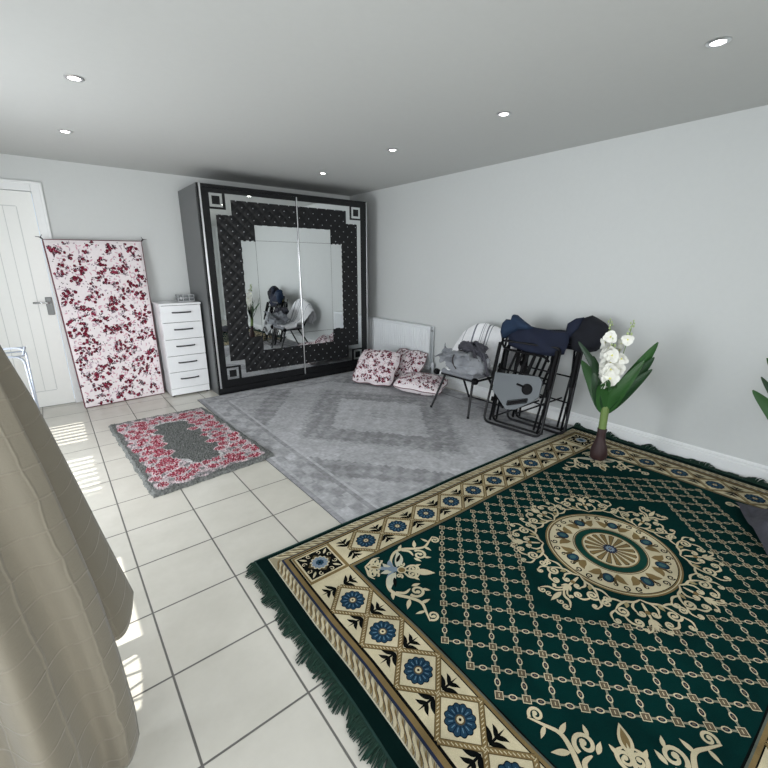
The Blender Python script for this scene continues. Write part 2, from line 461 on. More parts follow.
def chain(a, b_, L=9):
    P.stroke([a, b_], .020, DGOLD, L); P.stroke([a, b_], .0145, GOLD, L+1)
    dx, dy = b_[0]-a[0], b_[1]-a[1]; l = sqrt(dx*dx+dy*dy); n = max(2, int(l/.0125))
    for i in range(n):
        t = (i+.5)/n; x, y = a[0]+dx*t, a[1]+dy*t; ux, uy = dx/l, dy/l
        P.stroke([(x-ux*.004-uy*.0035, y-uy*.004+ux*.0035), (x+ux*.004+uy*.0035, y+uy*.004-ux*.0035)], .0028, CREAM, L+2)
def bflower(x, y, r=.052):
    P.flower(x, y, r, 12, INK, 9, .14)
    P.flower(x, y, r*.94, 12, BLUE, 10, .16)
    for i in range(12):
        a = 2*pi*i/12; P.stroke([(x+r*.35*cos(a+.26), y+r*.35*sin(a+.26)), (x+r*.9*cos(a+.26), y+r*.9*sin(a+.26))], .0028, DBLUE, 11)
        P.stroke([(x+r*.45*cos(a), y+r*.45*sin(a)), (x+r*.72*cos(a), y+r*.72*sin(a))], .003, lin(90,122,142), 11)
    P.disc(x, y, r*.31, DGOLD, 12, 12); P.disc(x, y, r*.22, CREAM, 13, 10); P.disc(x, y, r*.09, INK, 14, 8)
def sprig(x, y, dx, dy):
    """pairs of dark leaves pointing along d from the base (x,y)"""
    nx, ny = -dy, dx
    for k, (t, w, l) in enumerate([(0, .017, .050), (.030, .015, .038)]):
        for s in (1, -1):
            bx, by = x+dx*t, y+dy*t
            P.leaf((bx, by), (bx+dx*l*.75+s*nx*l*.95, by+dy*l*.75+s*ny*l*.95), w, INK, 9, bend=-s*.005)
    P.leaf((x-dx*.005, y-dy*.005), (x+dx*.078, y+dy*.078), .008, INK, 9)
def cells(centers, pitch, half, place):
    """centers along s; place(s,w) -> (u,v), w across the band -half..half"""
    for c in centers:
        h = pitch/2
        for a in ((c-h, 0, c, half), (c, half, c+h, 0), (c+h, 0, c, -half), (c, -half, c-h, 0)):
            chain(place(a[0], a[1]), place(a[2], a[3]))
        bflower(*place(c, 0))
    e = sorted(centers); mids = [(e[i]+e[i+1])/2 for i in range(len(e)-1)]
    for m_ in mids+[e[0]-pitch/2, e[-1]+pitch/2]:
        for s in (1, -1):
            p0 = place(m_, s*half*.98); p1 = place(m_, s*half*.16); l = sqrt((p1[0]-p0[0])**2+(p1[1]-p0[1])**2)
            dd = ((p0[0]-p1[0])/l, (p0[1]-p1[1])/l)
            sprig(p1[0]+dd[0]*.004, p1[1]+dd[1]*.004, dd[0]*.9, dd[1]*.9)
UB, VB = 1.173, .777
for sg in (1, -1):
    cells([-.495, -.297, -.099, .099, .297, .495], .198, .097, lambda s, w, sg=sg: (-sg*UB+w, s))
    cells([(-9+2*i)*.101 for i in range(10)], .202, .097, lambda s, w, sg=sg: (s, sg*VB+w))
    for su in (1, -1):
        cx, cy = su*UB, sg*VB
        P.rect(cx-.097, cx+.097, cy-.097, cy+.097, GOLD, 8); P.rect(cx-.088, cx+.088, cy-.088, cy+.088, CREAM, 9)
        P.rect(cx-.080, cx+.080, cy-.080, cy+.080, INK, 10)
        P.poly([(cx-.06, cy), (cx, cy-.06), (cx+.06, cy), (cx, cy+.06)], DGOLD, 11)
        P.flower(cx, cy, .046, 12, CREAM, 12, .2); P.flower(cx, cy, .040, 12, LBLUE, 13, .2); P.flower(cx, cy, .020, 8, BLUE, 14, .2); P.disc(cx, cy, .006, INK, 15, 8)
        for q in range(4):
            for mm in (-1, 1):
                a = q*pi/2+pi/4+mm*.42; rr = .071
                c0 = (cx+rr*1.02*cos(a), cy+rr*1.02*sin(a))
                P.stroke(spiral(c0, .013, .003, a+pi, mm*.9, 10), .0045, CREAM, 12)
                a = q*pi/2+pi/4; P.leaf((cx+.062*cos(a), cy+.062*sin(a)), (cx+.103*cos(a), cy+.103*sin(a)), .012, CREAM, 12)
        # separators
        P.stroke([(cx-su*.1, cy-.099), (cx-su*.1, cy+.099)], .008, GOLD, 10); P.stroke([(cx-.099, cy-sg*.1), (cx+.099, cy-sg*.1)], .008, GOLD, 10)
# lattice
LU, LV = .1226, .1256
def inlat(u, v):
    s = abs(u)+abs(v)
    return s < 1.155 and abs(u) < 1.03 and abs(v) < .635 and not (s < .64 and abs(v) < .425)
nodes = {}
for i in range(-18, 19):
    for j in range(-12, 13):
        if (i+j) % 2 == 0:
            u, v = (i+.5)*LU/2, j*LV/2
            u = -1.016+(i+17)*LU/2
            if (i+17) % 2 != j % 2: continue
            if inlat(u, v): nodes[i, j] = (u, v)
for i in range(-18, 19):
    for j in range(-12, 13):
        u = -1.016+(i+17)*LU/2; v = j*LV/2
        if (i+17+j) % 2 == 0 and inlat(u, v): nodes[i, j] = (u, v)
LINK, ND = lin(140,137,118), lin(98,87,70)
for (i, j), (u, v) in nodes.items():
    for di, dj in ((1, 1), (1, -1)):
        if (i+di, j+dj) in nodes:
            u2, v2 = nodes[i+di, j+dj]; mx_, my_ = (u+u2)/2, (v+v2)/2
            l = sqrt((u2-u)**2+(v2-v)**2); dx, dy = (u2-u)/l, (v2-v)/l
            nx, ny = -dy, dx
            # outward bowed twin cords give the cusped cell outline
            for s in (1, -1):
                pts = [(u+dx*l*t+nx*s*(.0035+.0022*cos(2*pi*t*2)), v+dy*l*t+ny*s*(.0035+.0022*cos(2*pi*t*2))) for t in [k/10 for k in range(11)]]
                P.stroke(pts, .0030, LINK, 13)
            P.disc(mx_, my_, .0145, CREAM, 14, 12, .0102, atan2(dy, dx)); P.disc(mx_, my_, .0105, DBLUE, 15, 10, .0064, atan2(dy, dx)); P.disc(mx_, my_, .005, ND, 16, 8, .0035, atan2(dy, dx))
    for r, c, L in ((.0195, CREAM, 17), (.0155, INK, 18), (.0138, ND, 19)):
        P.poly([(u-r, v), (u, v-r), (u+r, v), (u, v+r)], c, L)
    P.stroke([(u-.004, v-.004), (u+.004, v+.004)], .003, CREAM, 20)
# medallion
P.disc(0, 0, .352, GREEN, 13, 72)
P.ring(0, 0, .281, .299, GOLD, 14); P.ring(0, 0, .287, .291, CREAM, 15); P.disc(0, 0, .281, INK, 14, 72); P.disc(0, 0, .278, CREAM, 15, 72)
P.disc(0, 0, .170, DGOLD, 16, 64); P.disc(0, 0, .166, CREAM, 17, 64); P.disc(0, 0, .163, DGOLD, 18, 64); P.disc(0, 0, .158, lin(20,58,50), 19, 64)
P.disc(0, 0, .128, GOLD, 20, 64); P.disc(0, 0, .122, CREAM, 21, 64)
for i in range(16):
    a = 2*pi*i/16
    q = [(.028*cos(a-.14), .028*sin(a-.14)), (.112*cos(a-.12), .112*sin(a-.12)), (.116*cos(a), .116*sin(a)), (.112*cos(a+.12), .112*sin(a+.12)), (.028*cos(a+.14), .028*sin(a+.14))]
    P.poly(q, INK, 22)
    q = [(.03*cos(a-.1), .03*sin(a-.1)), (.110*cos(a-.095), .110*sin(a-.095)), (.113*cos(a), .113*sin(a)), (.110*cos(a+.095), .110*sin(a+.095)), (.03*cos(a+.1), .03*sin(a+.1))]
    P.poly(q, GOLD, 23)
P.flower(0, 0, .034, 12, NAVY, 24, .2); P.flower(0, 0, .022, 12, LBLUE, 25, .3); P.disc(0, 0, .008, DBLUE, 26, 10); P.disc(0, 0, .003, CREAM, 27, 8)
for i in range(8):
    a = 2*pi*(i+.5)/8
    R_ = .218; c = (R_*cos(a), R_*sin(a))
    P.disc(*c, .030, INK, 16, 16, .026, a); P.disc(*c, .026, BLUE, 17, 16, .022, a); P.disc(*c, .016, lin(60,94,96), 18, 12, .012, a)
    for s in (1, -1):
        a1 = a+s*.2; a2 = a+s*.36
        P.leaf((.178*cos(a1), .178*sin(a1)), (.236*cos(a2), .236*sin(a2)), .036, GOLD, 16, bend=-s*.012)
        P.leaf((.20*cos(a+s*.14), .20*sin(a+s*.14)), (.255*cos(a+s*.16), .255*sin(a+s*.16)), .016, DGOLD, 16, bend=-s*.006)
        c2 = (.258*cos(a+s*.29), .258*sin(a+s*.29))
        P.stroke(spiral(c2, .016, .004, a, s*1.2, 16), .006, INK, 17)
        P.stroke(spiral((.247*cos(a+s*.12), .247*sin(a+s*.12)), .014, .003, a+pi, -s*.9, 12), .0045, INK, 17)
def scrollwork(mp, parts, L=15, w=1.0, col=None, once=False):
    """parts: (kind, ...) in a local frame; mp maps local to rug"""
    for p in parts:
        if once and p[0] in ('s', 'l', 'd') and all(abs(q_[0]) < 1e-6 for q_ in (p[1] if p[0] == 's' else p[1:3] if p[0] == 'l' else p[1:2])): continue
        if p[0] == 's':
            q = [mp(*x) for x in spline(p[1], 6)]; ww = p[2]*w
            P.stroke(q, lambda t: ww*1.0*(.35+.65*sin(pi*min(1, t*.9+.08)))+.0018, INK, L)
            P.stroke(q, lambda t: ww*(.25+.75*sin(pi*min(1, t*.9+.08))), col or CREAM, L+1)
        elif p[0] == 'o':
            c, r0, a0, tu = p[1:5]
            q = [mp(*x) for x in spiral(c, r0, r0*.22, a0, tu, 24)]; ww = p[5]*w
            P.stroke(q, lambda t: ww*(1-.35*t), col or CREAM, L+1)
            e = q[-1]; P.disc(e[0], e[1], ww*.75, col or CREAM, L+2, 8)
        elif p[0] == 'l':
            P.leaf(mp(*p[1]), mp(*p[2]), p[3]*w, p[4] if len(p) > 4 else CREAM, L+2, p[5] if len(p) > 5 else 0)
        elif p[0] == 'd':
            c = mp(*p[1]); P.disc(c[0], c[1], p[2]*w, p[3], L+3, 10)
# ring of scrolls round the medallion: 4 big corner sprays + 4 edge sprays, all mirrored
spray = [('s', [(.0,.318),(.030,.334),(.068,.338),(.100,.358),(.124,.386)], .009), ('o', (.098,.388), .027, 0, 1.35, .0085),
         ('s', [(.030,.334),(.048,.362),(.040,.392)], .008), ('o', (.026,.392), .016, 0, 1.2, .007),
         ('s', [(.075,.342),(.112,.328),(.150,.338)], .008), ('o', (.146,.356), .019, -1.57, 1.2, .007),
         ('s', [(.100,.415),(.085,.445),(.055,.455)], .008), ('o', (.058,.438), .018, 1.57, 1.2, .007),
         ('s', [(.124,.386),(.150,.410),(.150,.440)], .007), ('o', (.136,.440), .014, 0, 1.2, .006),
         ('s', [(.0,.335),(.0,.38),(.0,.43)], .010), ('l', (0,.415), (.024,.450), .012), ('l', (0,.425), (.0,.475), .016), ('s', [(.0,.42),(.02,.47),(.045,.485)], .006), ('o', (.045,.474), .011, 1.57, 1.1, .005),
         ('l', (.060,.338), (.075,.370), .014, lin(150,140,104)), ('d', (0,.385), .008, GOLD)]
for k in range(8):
    a = k*pi/4
    sc_ = 1.0 if k % 2 else .93
    for s in (1, -1):
        f = lambda x, y, a=a, s=s, sc_=sc_: ((s*x*cos(a)-y*sin(a))*sc_, (s*x*sin(a)+y*cos(a))*sc_)
        scrollwork(f, spray, 28, 1.3, once=s < 0)
# extra sprays to left / right ends reaching further out
for sg in (1, -1):
    for s in (1, -1):
        f = lambda x, y, s=s, sg=sg: (sg*y, s*x)
        scrollwork(f, [('s', [(.0,.43),(.02,.46),(.05,.47),(.07,.50)], .009), ('o', (.055,.505), .016, 0, 1.1, .006), ('l', (.0,.45), (.0,.53), .016), ('o', (.028,.50), .014, 3, -1.1, .005)], 28, 1.3, once=s < 0)
# corner arabesques: drawn from each inner corner, p along one edge and q away from it, mirrored about the diagonal
arab = [('s', [(.13,.115),(.150,.070),(.200,.035),(.250,.040),(.300,.072),(.345,.088),(.390,.070),(.432,.050)], .014),
        ('o', (.285,.118), .034, -1.6, 1.25, .012), ('s', [(.235,.045),(.262,.070),(.258,.105)], .012), ('o', (.420,.078), .024, -1.2, 1.2, .009),
        ('l', (.145,.120), (.215,.030), .034, WGREY, -.012), ('l', (.165,.095), (.215,.060), .014, INK), ('l', (.300,.065), (.335,.020), .016), ('l', (.345,.085), (.352,.130), .014), ('l', (.385,.070), (.372,.030), .012),
        ('l', (.225,.035), (.262,.008), .014), ('l', (.250,.120), (.262,.160), .014), ('l', (.290,.145), (.318,.165), .012),
        ('o', (.094,.034), .024, .3, 1.2, .009), ('o', (.052,.080), .026, 3.2, 1.2, .011), ('s', [(.03,.03),(.06,.022),(.09,.012),(.12,.02)], .010),
        ('l', (.125,.115), (.150,.060), .022, LBLUE, .006), ('l', (.120,.125), (.108,.060), .024, WGREY, .004), ('l', (.112,.118), (.070,.060), .018, LBLUE),
        ('s', [(.165,.150),(.200,.150),(.222,.170),(.215,.200)], .011), ('o', (.196,.170), .022, -.4, 1.2, .009), ('l', (.212,.165), (.245,.172), .012), ('o', (.172,.118), .016, 0, 1.1, .007)]
diag = [('l', (.035,.035), (.085,.085), .030, CREAM), ('l', (.048,.048), (.078,.078), .014, GOLD), ('l', (.100,.100), (.150,.150), .034, LBLUE), 
        ('d', (.150,.150), .022, CREAM), ('d', (.150,.150), .016, GOLD), ('l', (.160,.160), (.215,.215), .016, CREAM), ('l', (.190,.190), (.255,.255), .040, CREAM), ('l', (.200,.200), (.246,.246), .022, GOLD)]
for su in (1, -1):
    for sv in (1, -1):
        f1 = lambda p, q, su=su, sv=sv: (-su*(1.050-p), sv*(.653-q))
        f2 = lambda p, q, su=su, sv=sv: (-su*(1.050-q), sv*(.653-p))
        scrollwork(f1, arab, 13, 1.15); scrollwork(f2, arab, 17, 1.15); scrollwork(f1, diag, 22)
rug = empty('patterned_rug', (RC[0], RC[1], 0)); tag(rug, 'large dark green rug with a cream and gold medallion and flowered border', 'rug')
MB.build(P, 'pile', M['paint_rug'], rug, loc=(RC[0], RC[1], 0), recalc=False)
bk = MB(); bk.grid(24, 16, lambda a, c: rugmap((2*a-1)*UE, (2*c-1)*VE, -1))
bs = MB()
# thin backing slab with a sewn edge
edge = [(-UE+2*UE*i/40, VE) for i in range(40)]+[(UE, VE-2*VE*i/30) for i in range(30)]+[(UE-2*UE*i/40, -VE) for i in range(40)]+[(-UE, -VE+2*VE*i/30) for i in range(30)]
pts = [sub(rugmap(u, v, 0), (0, 0, .004)) for u, v in edge]
bs.tube(pts, .0065, 6, closed=True)
bs.build('sewn_edge', mat('green_sewn_edge', lin(10,48,42), .9, noise=.3), rug, loc=(RC[0], RC[1], 0), smooth=True)
bk.add([sub(rugmap((2*a-1)*UE, (2*c-1)*VE, 0), (0,0,.0095)) for a in (0,1) for c in (0,1)], [(0,1,3,2)])
bk.build('backing', M['fringe'], rug, loc=(RC[0], RC[1], 0), recalc=False)
fr = MB()
for sg in (-1, 1):
    n = 620
    for i in range(n):
        v = -VE+2*VE*(i+random.random()*.6)/n
        clump = sin(v*37)+sin(v*61+2)+.6*sin(v*113)
        l = .050+.008*clump+random.uniform(-.008, .008)
        if sg > 0: l *= .9
        sh = .012*sin(v*29)+random.uniform(-.007, .007)-.012
        w = .0033
        a0 = rugmap(sg*(UE-.002), v, 0); a1 = rugmap(sg*(UE+l*.5), v+sh*.5, 0); a2 = rugmap(sg*(UE+l), v+sh, 0)
        z = random.uniform(.004, .010)
        up = 0.0
        if sg > 0: up = .02*max(0, sin(v*21)+.5*sin(v*47+1))+.004
        pts = [(a0[0], a0[1], .009), (a1[0], a1[1], z+.004+up*.8), (a2[0], a2[1], .003+up*1.2)]
        fr.tube(pts, [w, w*.95, w*.5], 4, caps=False)
fr.build('fringe', M['fringe'], rug, loc=(RC[0], RC[1], 0), smooth=True)

# ------------------------------------------------------------------ grey vintage rug
from mathutils import noise as mn
def hsh(x, y): return mn.noise((x, y, 3.7))
def greycol(x, y):
    cx, cy = 2.225, 2.853; u, v = (x-cx), (y-cy)
    hu, hv = 1.195, 1.523
    q = .034
    uu = (fl(abs(u)/q)+.5)*q; vv = (fl(abs(v)/q)+.5)*q
    du, dv = hu-abs(u), hv-abs(v); e = min(du, dv)
    n0 = mn.noise((x*45, y*45, 2)); n1 = mn.noise((x*14, y*14, 0)); n2 = mn.noise((x*3, y*3, 9))
    cell = mn.noise((fl(abs(u)/.045)*3.1, fl(abs(v)/.045)*2.3, 4.2))
    motif = max(-1, min(1, 3*sin(u*38)*sin(v*38)+1.5*sin(abs(u)*23+2*sin(abs(v)*17))*sin(abs(v)*29)))
    if e < .035: s = 136
    elif e < .05: s = 156
    elif e < .20:
        t = v if du < dv else u
        s = 148+9*max(-1, min(1, 3*sin(t*26)*sin((e-.05)*42)+2*cell))
    elif e < .235: s = 134+5*motif
    elif e < .255: s = 160
    else:
        d = uu/1.2+vv/1.55
        if d < .07: s = 150+8*sin(90*sqrt(u*u+v*v*.5))
        elif d < .42: s = 159+3*motif
        elif d < .66: s = 133+9*motif*cell*2+5*motif
        elif d < .70: s = 146
        elif d < 1.02: s = 157+5*motif*abs(cell)*2
        elif d < 1.24: s = 134+8*motif
        else: s = 148+5*motif
    s = 150+(s-148)*1.15+20+10*n1+20*n0+12*n2+8*cell
    return lin(s*.995, s*.998, s*1.015)
gr = MB()
gx0, gx1, gy0, gy1 = 1.032, 3.375, 1.33, 4.375
NX, NY = 220, 280
def gmap(a, c):
    x = gx0+(gx1-gx0)*a+.004*sin(c*9); y = gy0+(gy1-gy0)*c+.004*sin(a*7)
    return (x, y, .0075+.0006*sin(x*6)*sin(y*5))
gr.grid(NX, NY, gmap, 0, lambda a, c: greycol(gx0+(gx1-gx0)*a, gy0+(gy1-gy0)*c))
n = len(gr.v)
per = [i for i in range(NX+1)]+[NX+j*(NX+1) for j in range(1, NY+1)]+[NY*(NX+1)+i for i in range(NX-1, -1, -1)]+[j*(NX+1) for j in range(NY-1, 0, -1)]
low = [(gr.v[i][0], gr.v[i][1], .0005) for i in per]; o_ = len(gr.v); gr.v += low
for i in range(len(per)):
    j = (i+1) % len(per); gr.f.append((per[i], o_+i, o_+j, per[j])); gr.m.append(0); gr.c.append(lin(96,97,101))
g = gr.build('faded_rug', M['paint_grey'], recalc=False); tag(g, 'large faded grey rug with a worn medallion pattern lying before the wardrobe', 'rug')

# ------------------------------------------------------------------ red and grey shaggy rug
SR = [(.222,4.077),(1.001,4.073),(1.103,2.652),(.290,2.575)]   # corners
def sblk(a, c):
    t = lerp(SR[0], SR[1], a); bt = lerp(SR[3], SR[2], a); p = lerp(t, bt, c)
    w = .003*sin(c*34)+.003*sin(c*71+a*9); w2 = .003*sin(a*41)
    return (p[0]+w, p[1]+w2)
blooms = []
rs = random.Random(3)
for k in range(64):
    s = k/64*4.4; 
    side = int(s/1.1); 
for i in range(15):
    c = .07+.86*i/14
    for a in ((.20, .09, .30) if i % 2 else (.14, .25)): blooms.append((a+rs.uniform(-.03,.03), c+rs.uniform(-.012,.012), rs.uniform(.035,.058)))
    for a in ((.80, .91, .70) if i % 2 else (.86, .75)): blooms.append((a+rs.uniform(-.03,.03), c+rs.uniform(-.012,.012), rs.uniform(.035,.058)))
for i in range(5):
    for c in (.085, .145, .855, .915): blooms.append((.3+.1*i+rs.uniform(-.03,.03), c+rs.uniform(-.01,.01), rs.uniform(.035,.058)))
def shagcol(a, c):
    x, y = a*.80, c*1.46
    w = mn.noise((x*11, y*11, 1))*.03
    j = mn.noise((x*90, y*90, 2))*1.3+mn.noise((x*170, y*170, 5))*.6
    du = min(x, .80-x); dv = min(y, 1.46-y); e = min(du, dv)+w
    base = lin(120,122,120)
    k = 1+.5*j
    if e < .042: return tuple(v*k for v in base)
    # central field: irregular grey
    ex = abs(x-.40)/.19; ey = abs(y-.73)/.50
    wob = .16*sin(9*y+1)*cos(5*x)+.12*sin(21*y)+3*w
    best = 9; bi = 0; ang = 0
    for (ba, bc, br) in blooms:
        dx = x-ba*.80; dy = y-bc*1.46; d = sqrt(dx*dx+dy*dy)
        if d > .09: continue
        an = atan2(dy, dx); rr = br*(.82+.22*abs(cos(2.5*an+ba*20)))+w*.35
        if d/rr < best: best = d/rr; ang = an
    if best < 1:
        if best < .82:
            f = .5+.5*sin(ang*5+best*9)
            c_ = lerp(lin(140,34,54), lin(206,120,134), f*.75+.3*j)
            if sin(ang*7+ba*30) > .75 and best > .25: c_ = lin(222,196,202)
            return tuple(v*k for v in c_)
        return tuple(v*k for v in lin(214,200,202))
    inner = max(ex, ey)+wob*.6
    if max(ex, .0)**2+ey**2 < 1.0+wob*1.2:
        return tuple(v*k*.95 for v in lin(118,120,118))
    if ex**2+ey**2 < 1.16+wob*1.2: return tuple(v*k for v in lin(206,204,204))
    n_ = mn.noise((x*24, y*24, 7))
    return tuple(v*k for v in (lin(206,190,194) if n_ > -.05 else lin(150,146,148)))
sh = MB(); SNX, SNY = 200, 350
rs2 = random.Random(5)
hts = [[rs2.random() for i in range(SNX+1)] for j in range(SNY+1)]
def shmap(a, c):
    i, j = int(a*SNX+.5), int(c*SNY+.5); x, y = sblk(a, c)
    if i in (0, SNX) or j in (0, SNY): return (x+rs2.uniform(-.004,.004), y+rs2.uniform(-.004,.004), .001+.009*max(0, min(1, (x-.98)/.05)))
    e = min(1, min(i, SNX-i, j, SNY-j)/4); y += 0
    lift = .009*max(0, min(1, (x-.98)/.05))
    return (x+rs2.uniform(-.0015,.0015), y+rs2.uniform(-.0015,.0015), lift+.006+e*(.010+.011*hts[j][i]+.004*mn.noise((x*25, y*25, 0))))
sh.grid(SNX, SNY, shmap, 0, shagcol)
o = sh.build('shaggy_rug', M['paint_shag'], recalc=False, smooth=True); tag(o, 'small shaggy grey rug with crimson and pink flowers on the floor tiles', 'rug')

# ------------------------------------------------------------------ wardrobe
WX0, WX1, WY, WZ = 1.264, 3.236, 4.405, 2.086
w = empty('wardrobe', ((WX0+WX1)/2, WY+.3, 0)); WL = ((WX0+WX1)/2, WY+.3, 0)
tag(w, 'large dark wardrobe with two mirrored sliding doors and quilted studded panels', 'wardrobe')
def wp(mb, name, m, parent=w, **k):
    o = mb.build(name, m, None, loc=WL, **k); o.parent = parent
    if parent is w: o.location = (0,0,0)
    else: o.location = (0,0,0)
    return o
m = MB(); YW = YB-.004
m.box(WX0, WX0+.022, WY+.012, YW, .0, WZ); m.box(WX1-.022, WX1, WY+.012, YW, 0, WZ); m.box(WX0+.022, WX1-.022, WY+.012, YW, WZ-.022, WZ); m.box(WX0+.02, WX1-.02, YW-.01, YW, .05, WZ-.02); m.box(WX0+.02, WX1-.02, WY+.06, YW, .06, .08)
wp(m, 'carcass', M['grey_side'])
m = MB(); m.box(WX0, WX1, WY-.004, WY+.03, 0, .072, b=.002); m.box(WX0, WX1, WY+.0, WY+.0119, WZ-.03, WZ, b=.001); m.box(WX0, WX0+.018, WY-.002, WY+.03, .07, WZ-.03)
m.box(WX1-.03, WX1, WY-.002, WY+.03, .07, WZ-.03)
wp(m, 'front_frame', M['dark_gloss'])
m = MB(); m.box(WX0+.018, WX0+.034, WY-.014, WY+.02, .072, WZ-.002, b=.002)
wp(m, 'trim_strip', M['silver'])
m = MB(); m.box(WX1-.012, WX1-.004, WY-.014, WY+.02, .05, WZ-.01, b=.002)
wp(m, 'trim_strip', M['silver'])
XC = 2.25; XS = 2.291; ZC = 1.083
def sym(x0, x1, z0, z1):
    return [(x0, x1, z0, z1)]
# rectangles of the mirror border (left/right symmetric about XC, top/bottom about ZC)
BO, BS, TH = .882, .727, .052       # outer half width, half width of the top run, band thickness
TO = .929; TSt = .782               # top outer half height, half height of the side run
rects = []
for sx in (-1, 1):
    for sz in (-1, 1):
        rects.append((XC+sx*0, XC+sx*BS, ZC+sz*(TO-TH), ZC+sz*TO))                 # half of the top run
        rects.append((XC+sx*(BS-TH), XC+sx*BS, ZC+sz*TSt, ZC+sz*(TO-TH)))     # step down
        rects.append((XC+sx*(BS-TH), XC+sx*BO, ZC+sz*(TSt-TH), ZC+sz*TSt))         # step across
        rects.append((XC+sx*(BO-TH), XC+sx*BO, ZC+0, ZC+sz*(TSt-TH)))              # half of the side run
rects = [(min(a, b_), max(a, b_), min(c, d_), max(c, d_)) for a, b_, c, d_ in rects]
MR = [(1.797, 2.703, .428, 1.742), (1.643, 2.857, .583, 1.587)]
def inmirror(x, z, e=0): return any(a-e < x < b_+e and c-e < z < d_+e for a, b_, c, d_ in MR)
def inside(x, z):
    ax, az = abs(x-XC), abs(z-ZC)
    return (ax < BS-TH and az < TO-TH) or (ax < BO-TH and az < TSt-TH)
pieces = [(1.797,2.703,.583,1.587),(1.797,2.703,1.587,1.742),(1.797,2.703,.428,.583),(1.643,1.797,.583,1.587),(2.703,2.857,.583,1.587)]
QP = .1145; QS = QP/10
def clip(r, a, b_):
    x0, x1 = max(r[0], a), min(r[1], b_)
    return (x0, x1, r[2], r[3]) if x1-x0 > .003 else None
def qh(x, z):
    u, v = (x-1.454)/QP, (z-1.0965-.0)/QP
    return .0065*(abs(cos(pi*(u+v)))*abs(cos(pi*(u-v))))**.4
for k, (xa, xb, yf) in enumerate([(WX0+.036, XS+.006, WY+.002), (XS-.006, WX1-.014, WY-.010)]):
    m = MB(); m.box(xa, xb, yf, yf+.022, .075, WZ-.032, b=.0015)
    dr = wp(m, 'sliding_door', M['dark_gloss'])
    a_, b_ = xa, xb
    if k == 0: b_ = XS-.006
    else: a_ = XS+.006
    m = MB()
    for r in rects:
        r = clip(r, a_, b_)
        if r: m.box(r[0], r[1], yf-.004, yf, r[2], r[3])
    wp(m, 'mirror_border', M['mirror'], dr)
    m = MB()
    for r in pieces:
        r = clip(r, a_, b_)
        if r: m.box(r[0]+.0015, r[1]-.0015, yf-.005, yf, r[2]+.0015, r[3]-.0015)
    wp(m, 'mirror_panel', M['mirror'], dr)
    sx = -1 if k == 0 else 1
    for sz in (-1, 1):
        m = MB()
        cx_, cz_ = XC+sx*.817, ZC+sz*.864; h1 = .062; h2 = .038
        for r in ((cx_-h1, cx_+h1, cz_+h2, cz_+h1), (cx_-h1, cx_+h1, cz_-h1, cz_-h2), (cx_-h1, cx_-h2, cz_-h2, cz_+h2), (cx_+h2, cx_+h1, cz_-h2, cz_+h2)):
            m.box(r[0], r[1], yf-.004, yf, r[2], r[3])
        wp(m, 'square_inlay', M['mirror'], dr)
    # quilted panel
    m = MB(); vid = {}
    i0, i1 = int((a_-1.454)/QS)-1, int((b_-1.454)/QS)+1; j0, j1 = int((.1-1.0965)/QS), int((2.0-1.0965)/QS)+1
    def vert(i, j):
        if (i, j) not in vid:
            x, z = 1.454+i*QS, 1.0965+j*QS
            vid[i, j] = len(m.v); m.v.append((x, yf-.001-qh(x, z), z))
        return vid[i, j]
    for i in range(i0, i1):
        for j in range(j0, j1):
            x, z = 1.454+(i+.5)*QS, 1.0965+(j+.5)*QS
            if x < a_ or x > b_ or not inside(x, z) or inmirror(x, z, -.004): continue
            m.f.append((vert(i, j), vert(i+1, j), vert(i+1, j+1), vert(i, j+1))); m.m.append(0); m.c.append(None)
    for i in range(-2, 40):
        for j in range(-24, 24):
            for off in (0, .5):
                x, z = 1.454+(i+off)*QP, 1.0965+(j+off)*QP
                if x < a_+.006 or x > b_-.006 or not inside(x, z) or inmirror(x, z, .006): continue
                r = .0066; c = (x, yf-.0045, z)
                m.lathe(c, [(r, 0.0), (r*.8, -.004), (r*.3, -.006)], 6, 1, axis='y')
    q = wp(m, 'quilted_panel', [M['leather'], M['stud']], dr, smooth=True, recalc=False, angle=50)
m = MB(); m.box(XS-.0055, XS+.0055, WY-.016, WY+.005, .078, WZ-.034, b=.002); wp(m, 'centre_strip', M['silver'])
# real objects are already in parent space
# ------------------------------------------------------------------ chest of drawers
dx0, dx1, dy0, dy1, dz = .854, 1.238, 4.628, YB-.02, .972
c = empty('chest_of_drawers', ((dx0+dx1)/2, (dy0+dy1)/2, 0)); CL = ((dx0+dx1)/2, (dy0+dy1)/2, 0)
tag(c, 'narrow white chest of five drawers between the floral mattress and the wardrobe', 'chest of drawers')
def cp(mb, name, m_, parent=c, **k):
    o = mb.build(name, m_, parent, loc=CL, **k); o.location = (0,0,0); return o
m = MB()
m.box(dx0, dx0+.018, dy0+.02, dy1, 0.01, dz-.02, b=.001); m.box(dx1-.018, dx1, dy0+.02, dy1, .01, dz-.02, b=.001); m.box(dx0+.018, dx1-.018, dy1-.01, dy1, .01, dz-.02); m.box(dx0+.018, dx1-.018, dy0+.02, dy1, .02, .09)
cp(m, 'cabinet_body', M['drawer_white'])
m = MB(); m.box(dx0-.006, dx1+.006, dy0-.004, dy1, dz-.02, dz, b=.003); cp(m, 'top_panel', M['drawer_white'])
m = MB(); m.box(dx0+.016, dx1-.016, dy0+.03, dy0+.036, .02, dz-.02); cp(m, 'inner_shadow_board', M['drawer_gap'])
m = MB(); m.box(dx0+.002, dx1-.002, dy0+.006, dy0+.022, .018, .085, b=.001); cp(m, 'plinth', M['drawer_white'])
for x in (dx0+.02, dx1-.02):
    for y in (dy0+.04, dy1-.03):
        m = MB(); m.lathe((x, y, 0), [(.014, 0), (.014, .012)], 12); cp(m, 'foot', M['black_plastic'])
zs = [.089, .262, .434, .606, .778, .950]
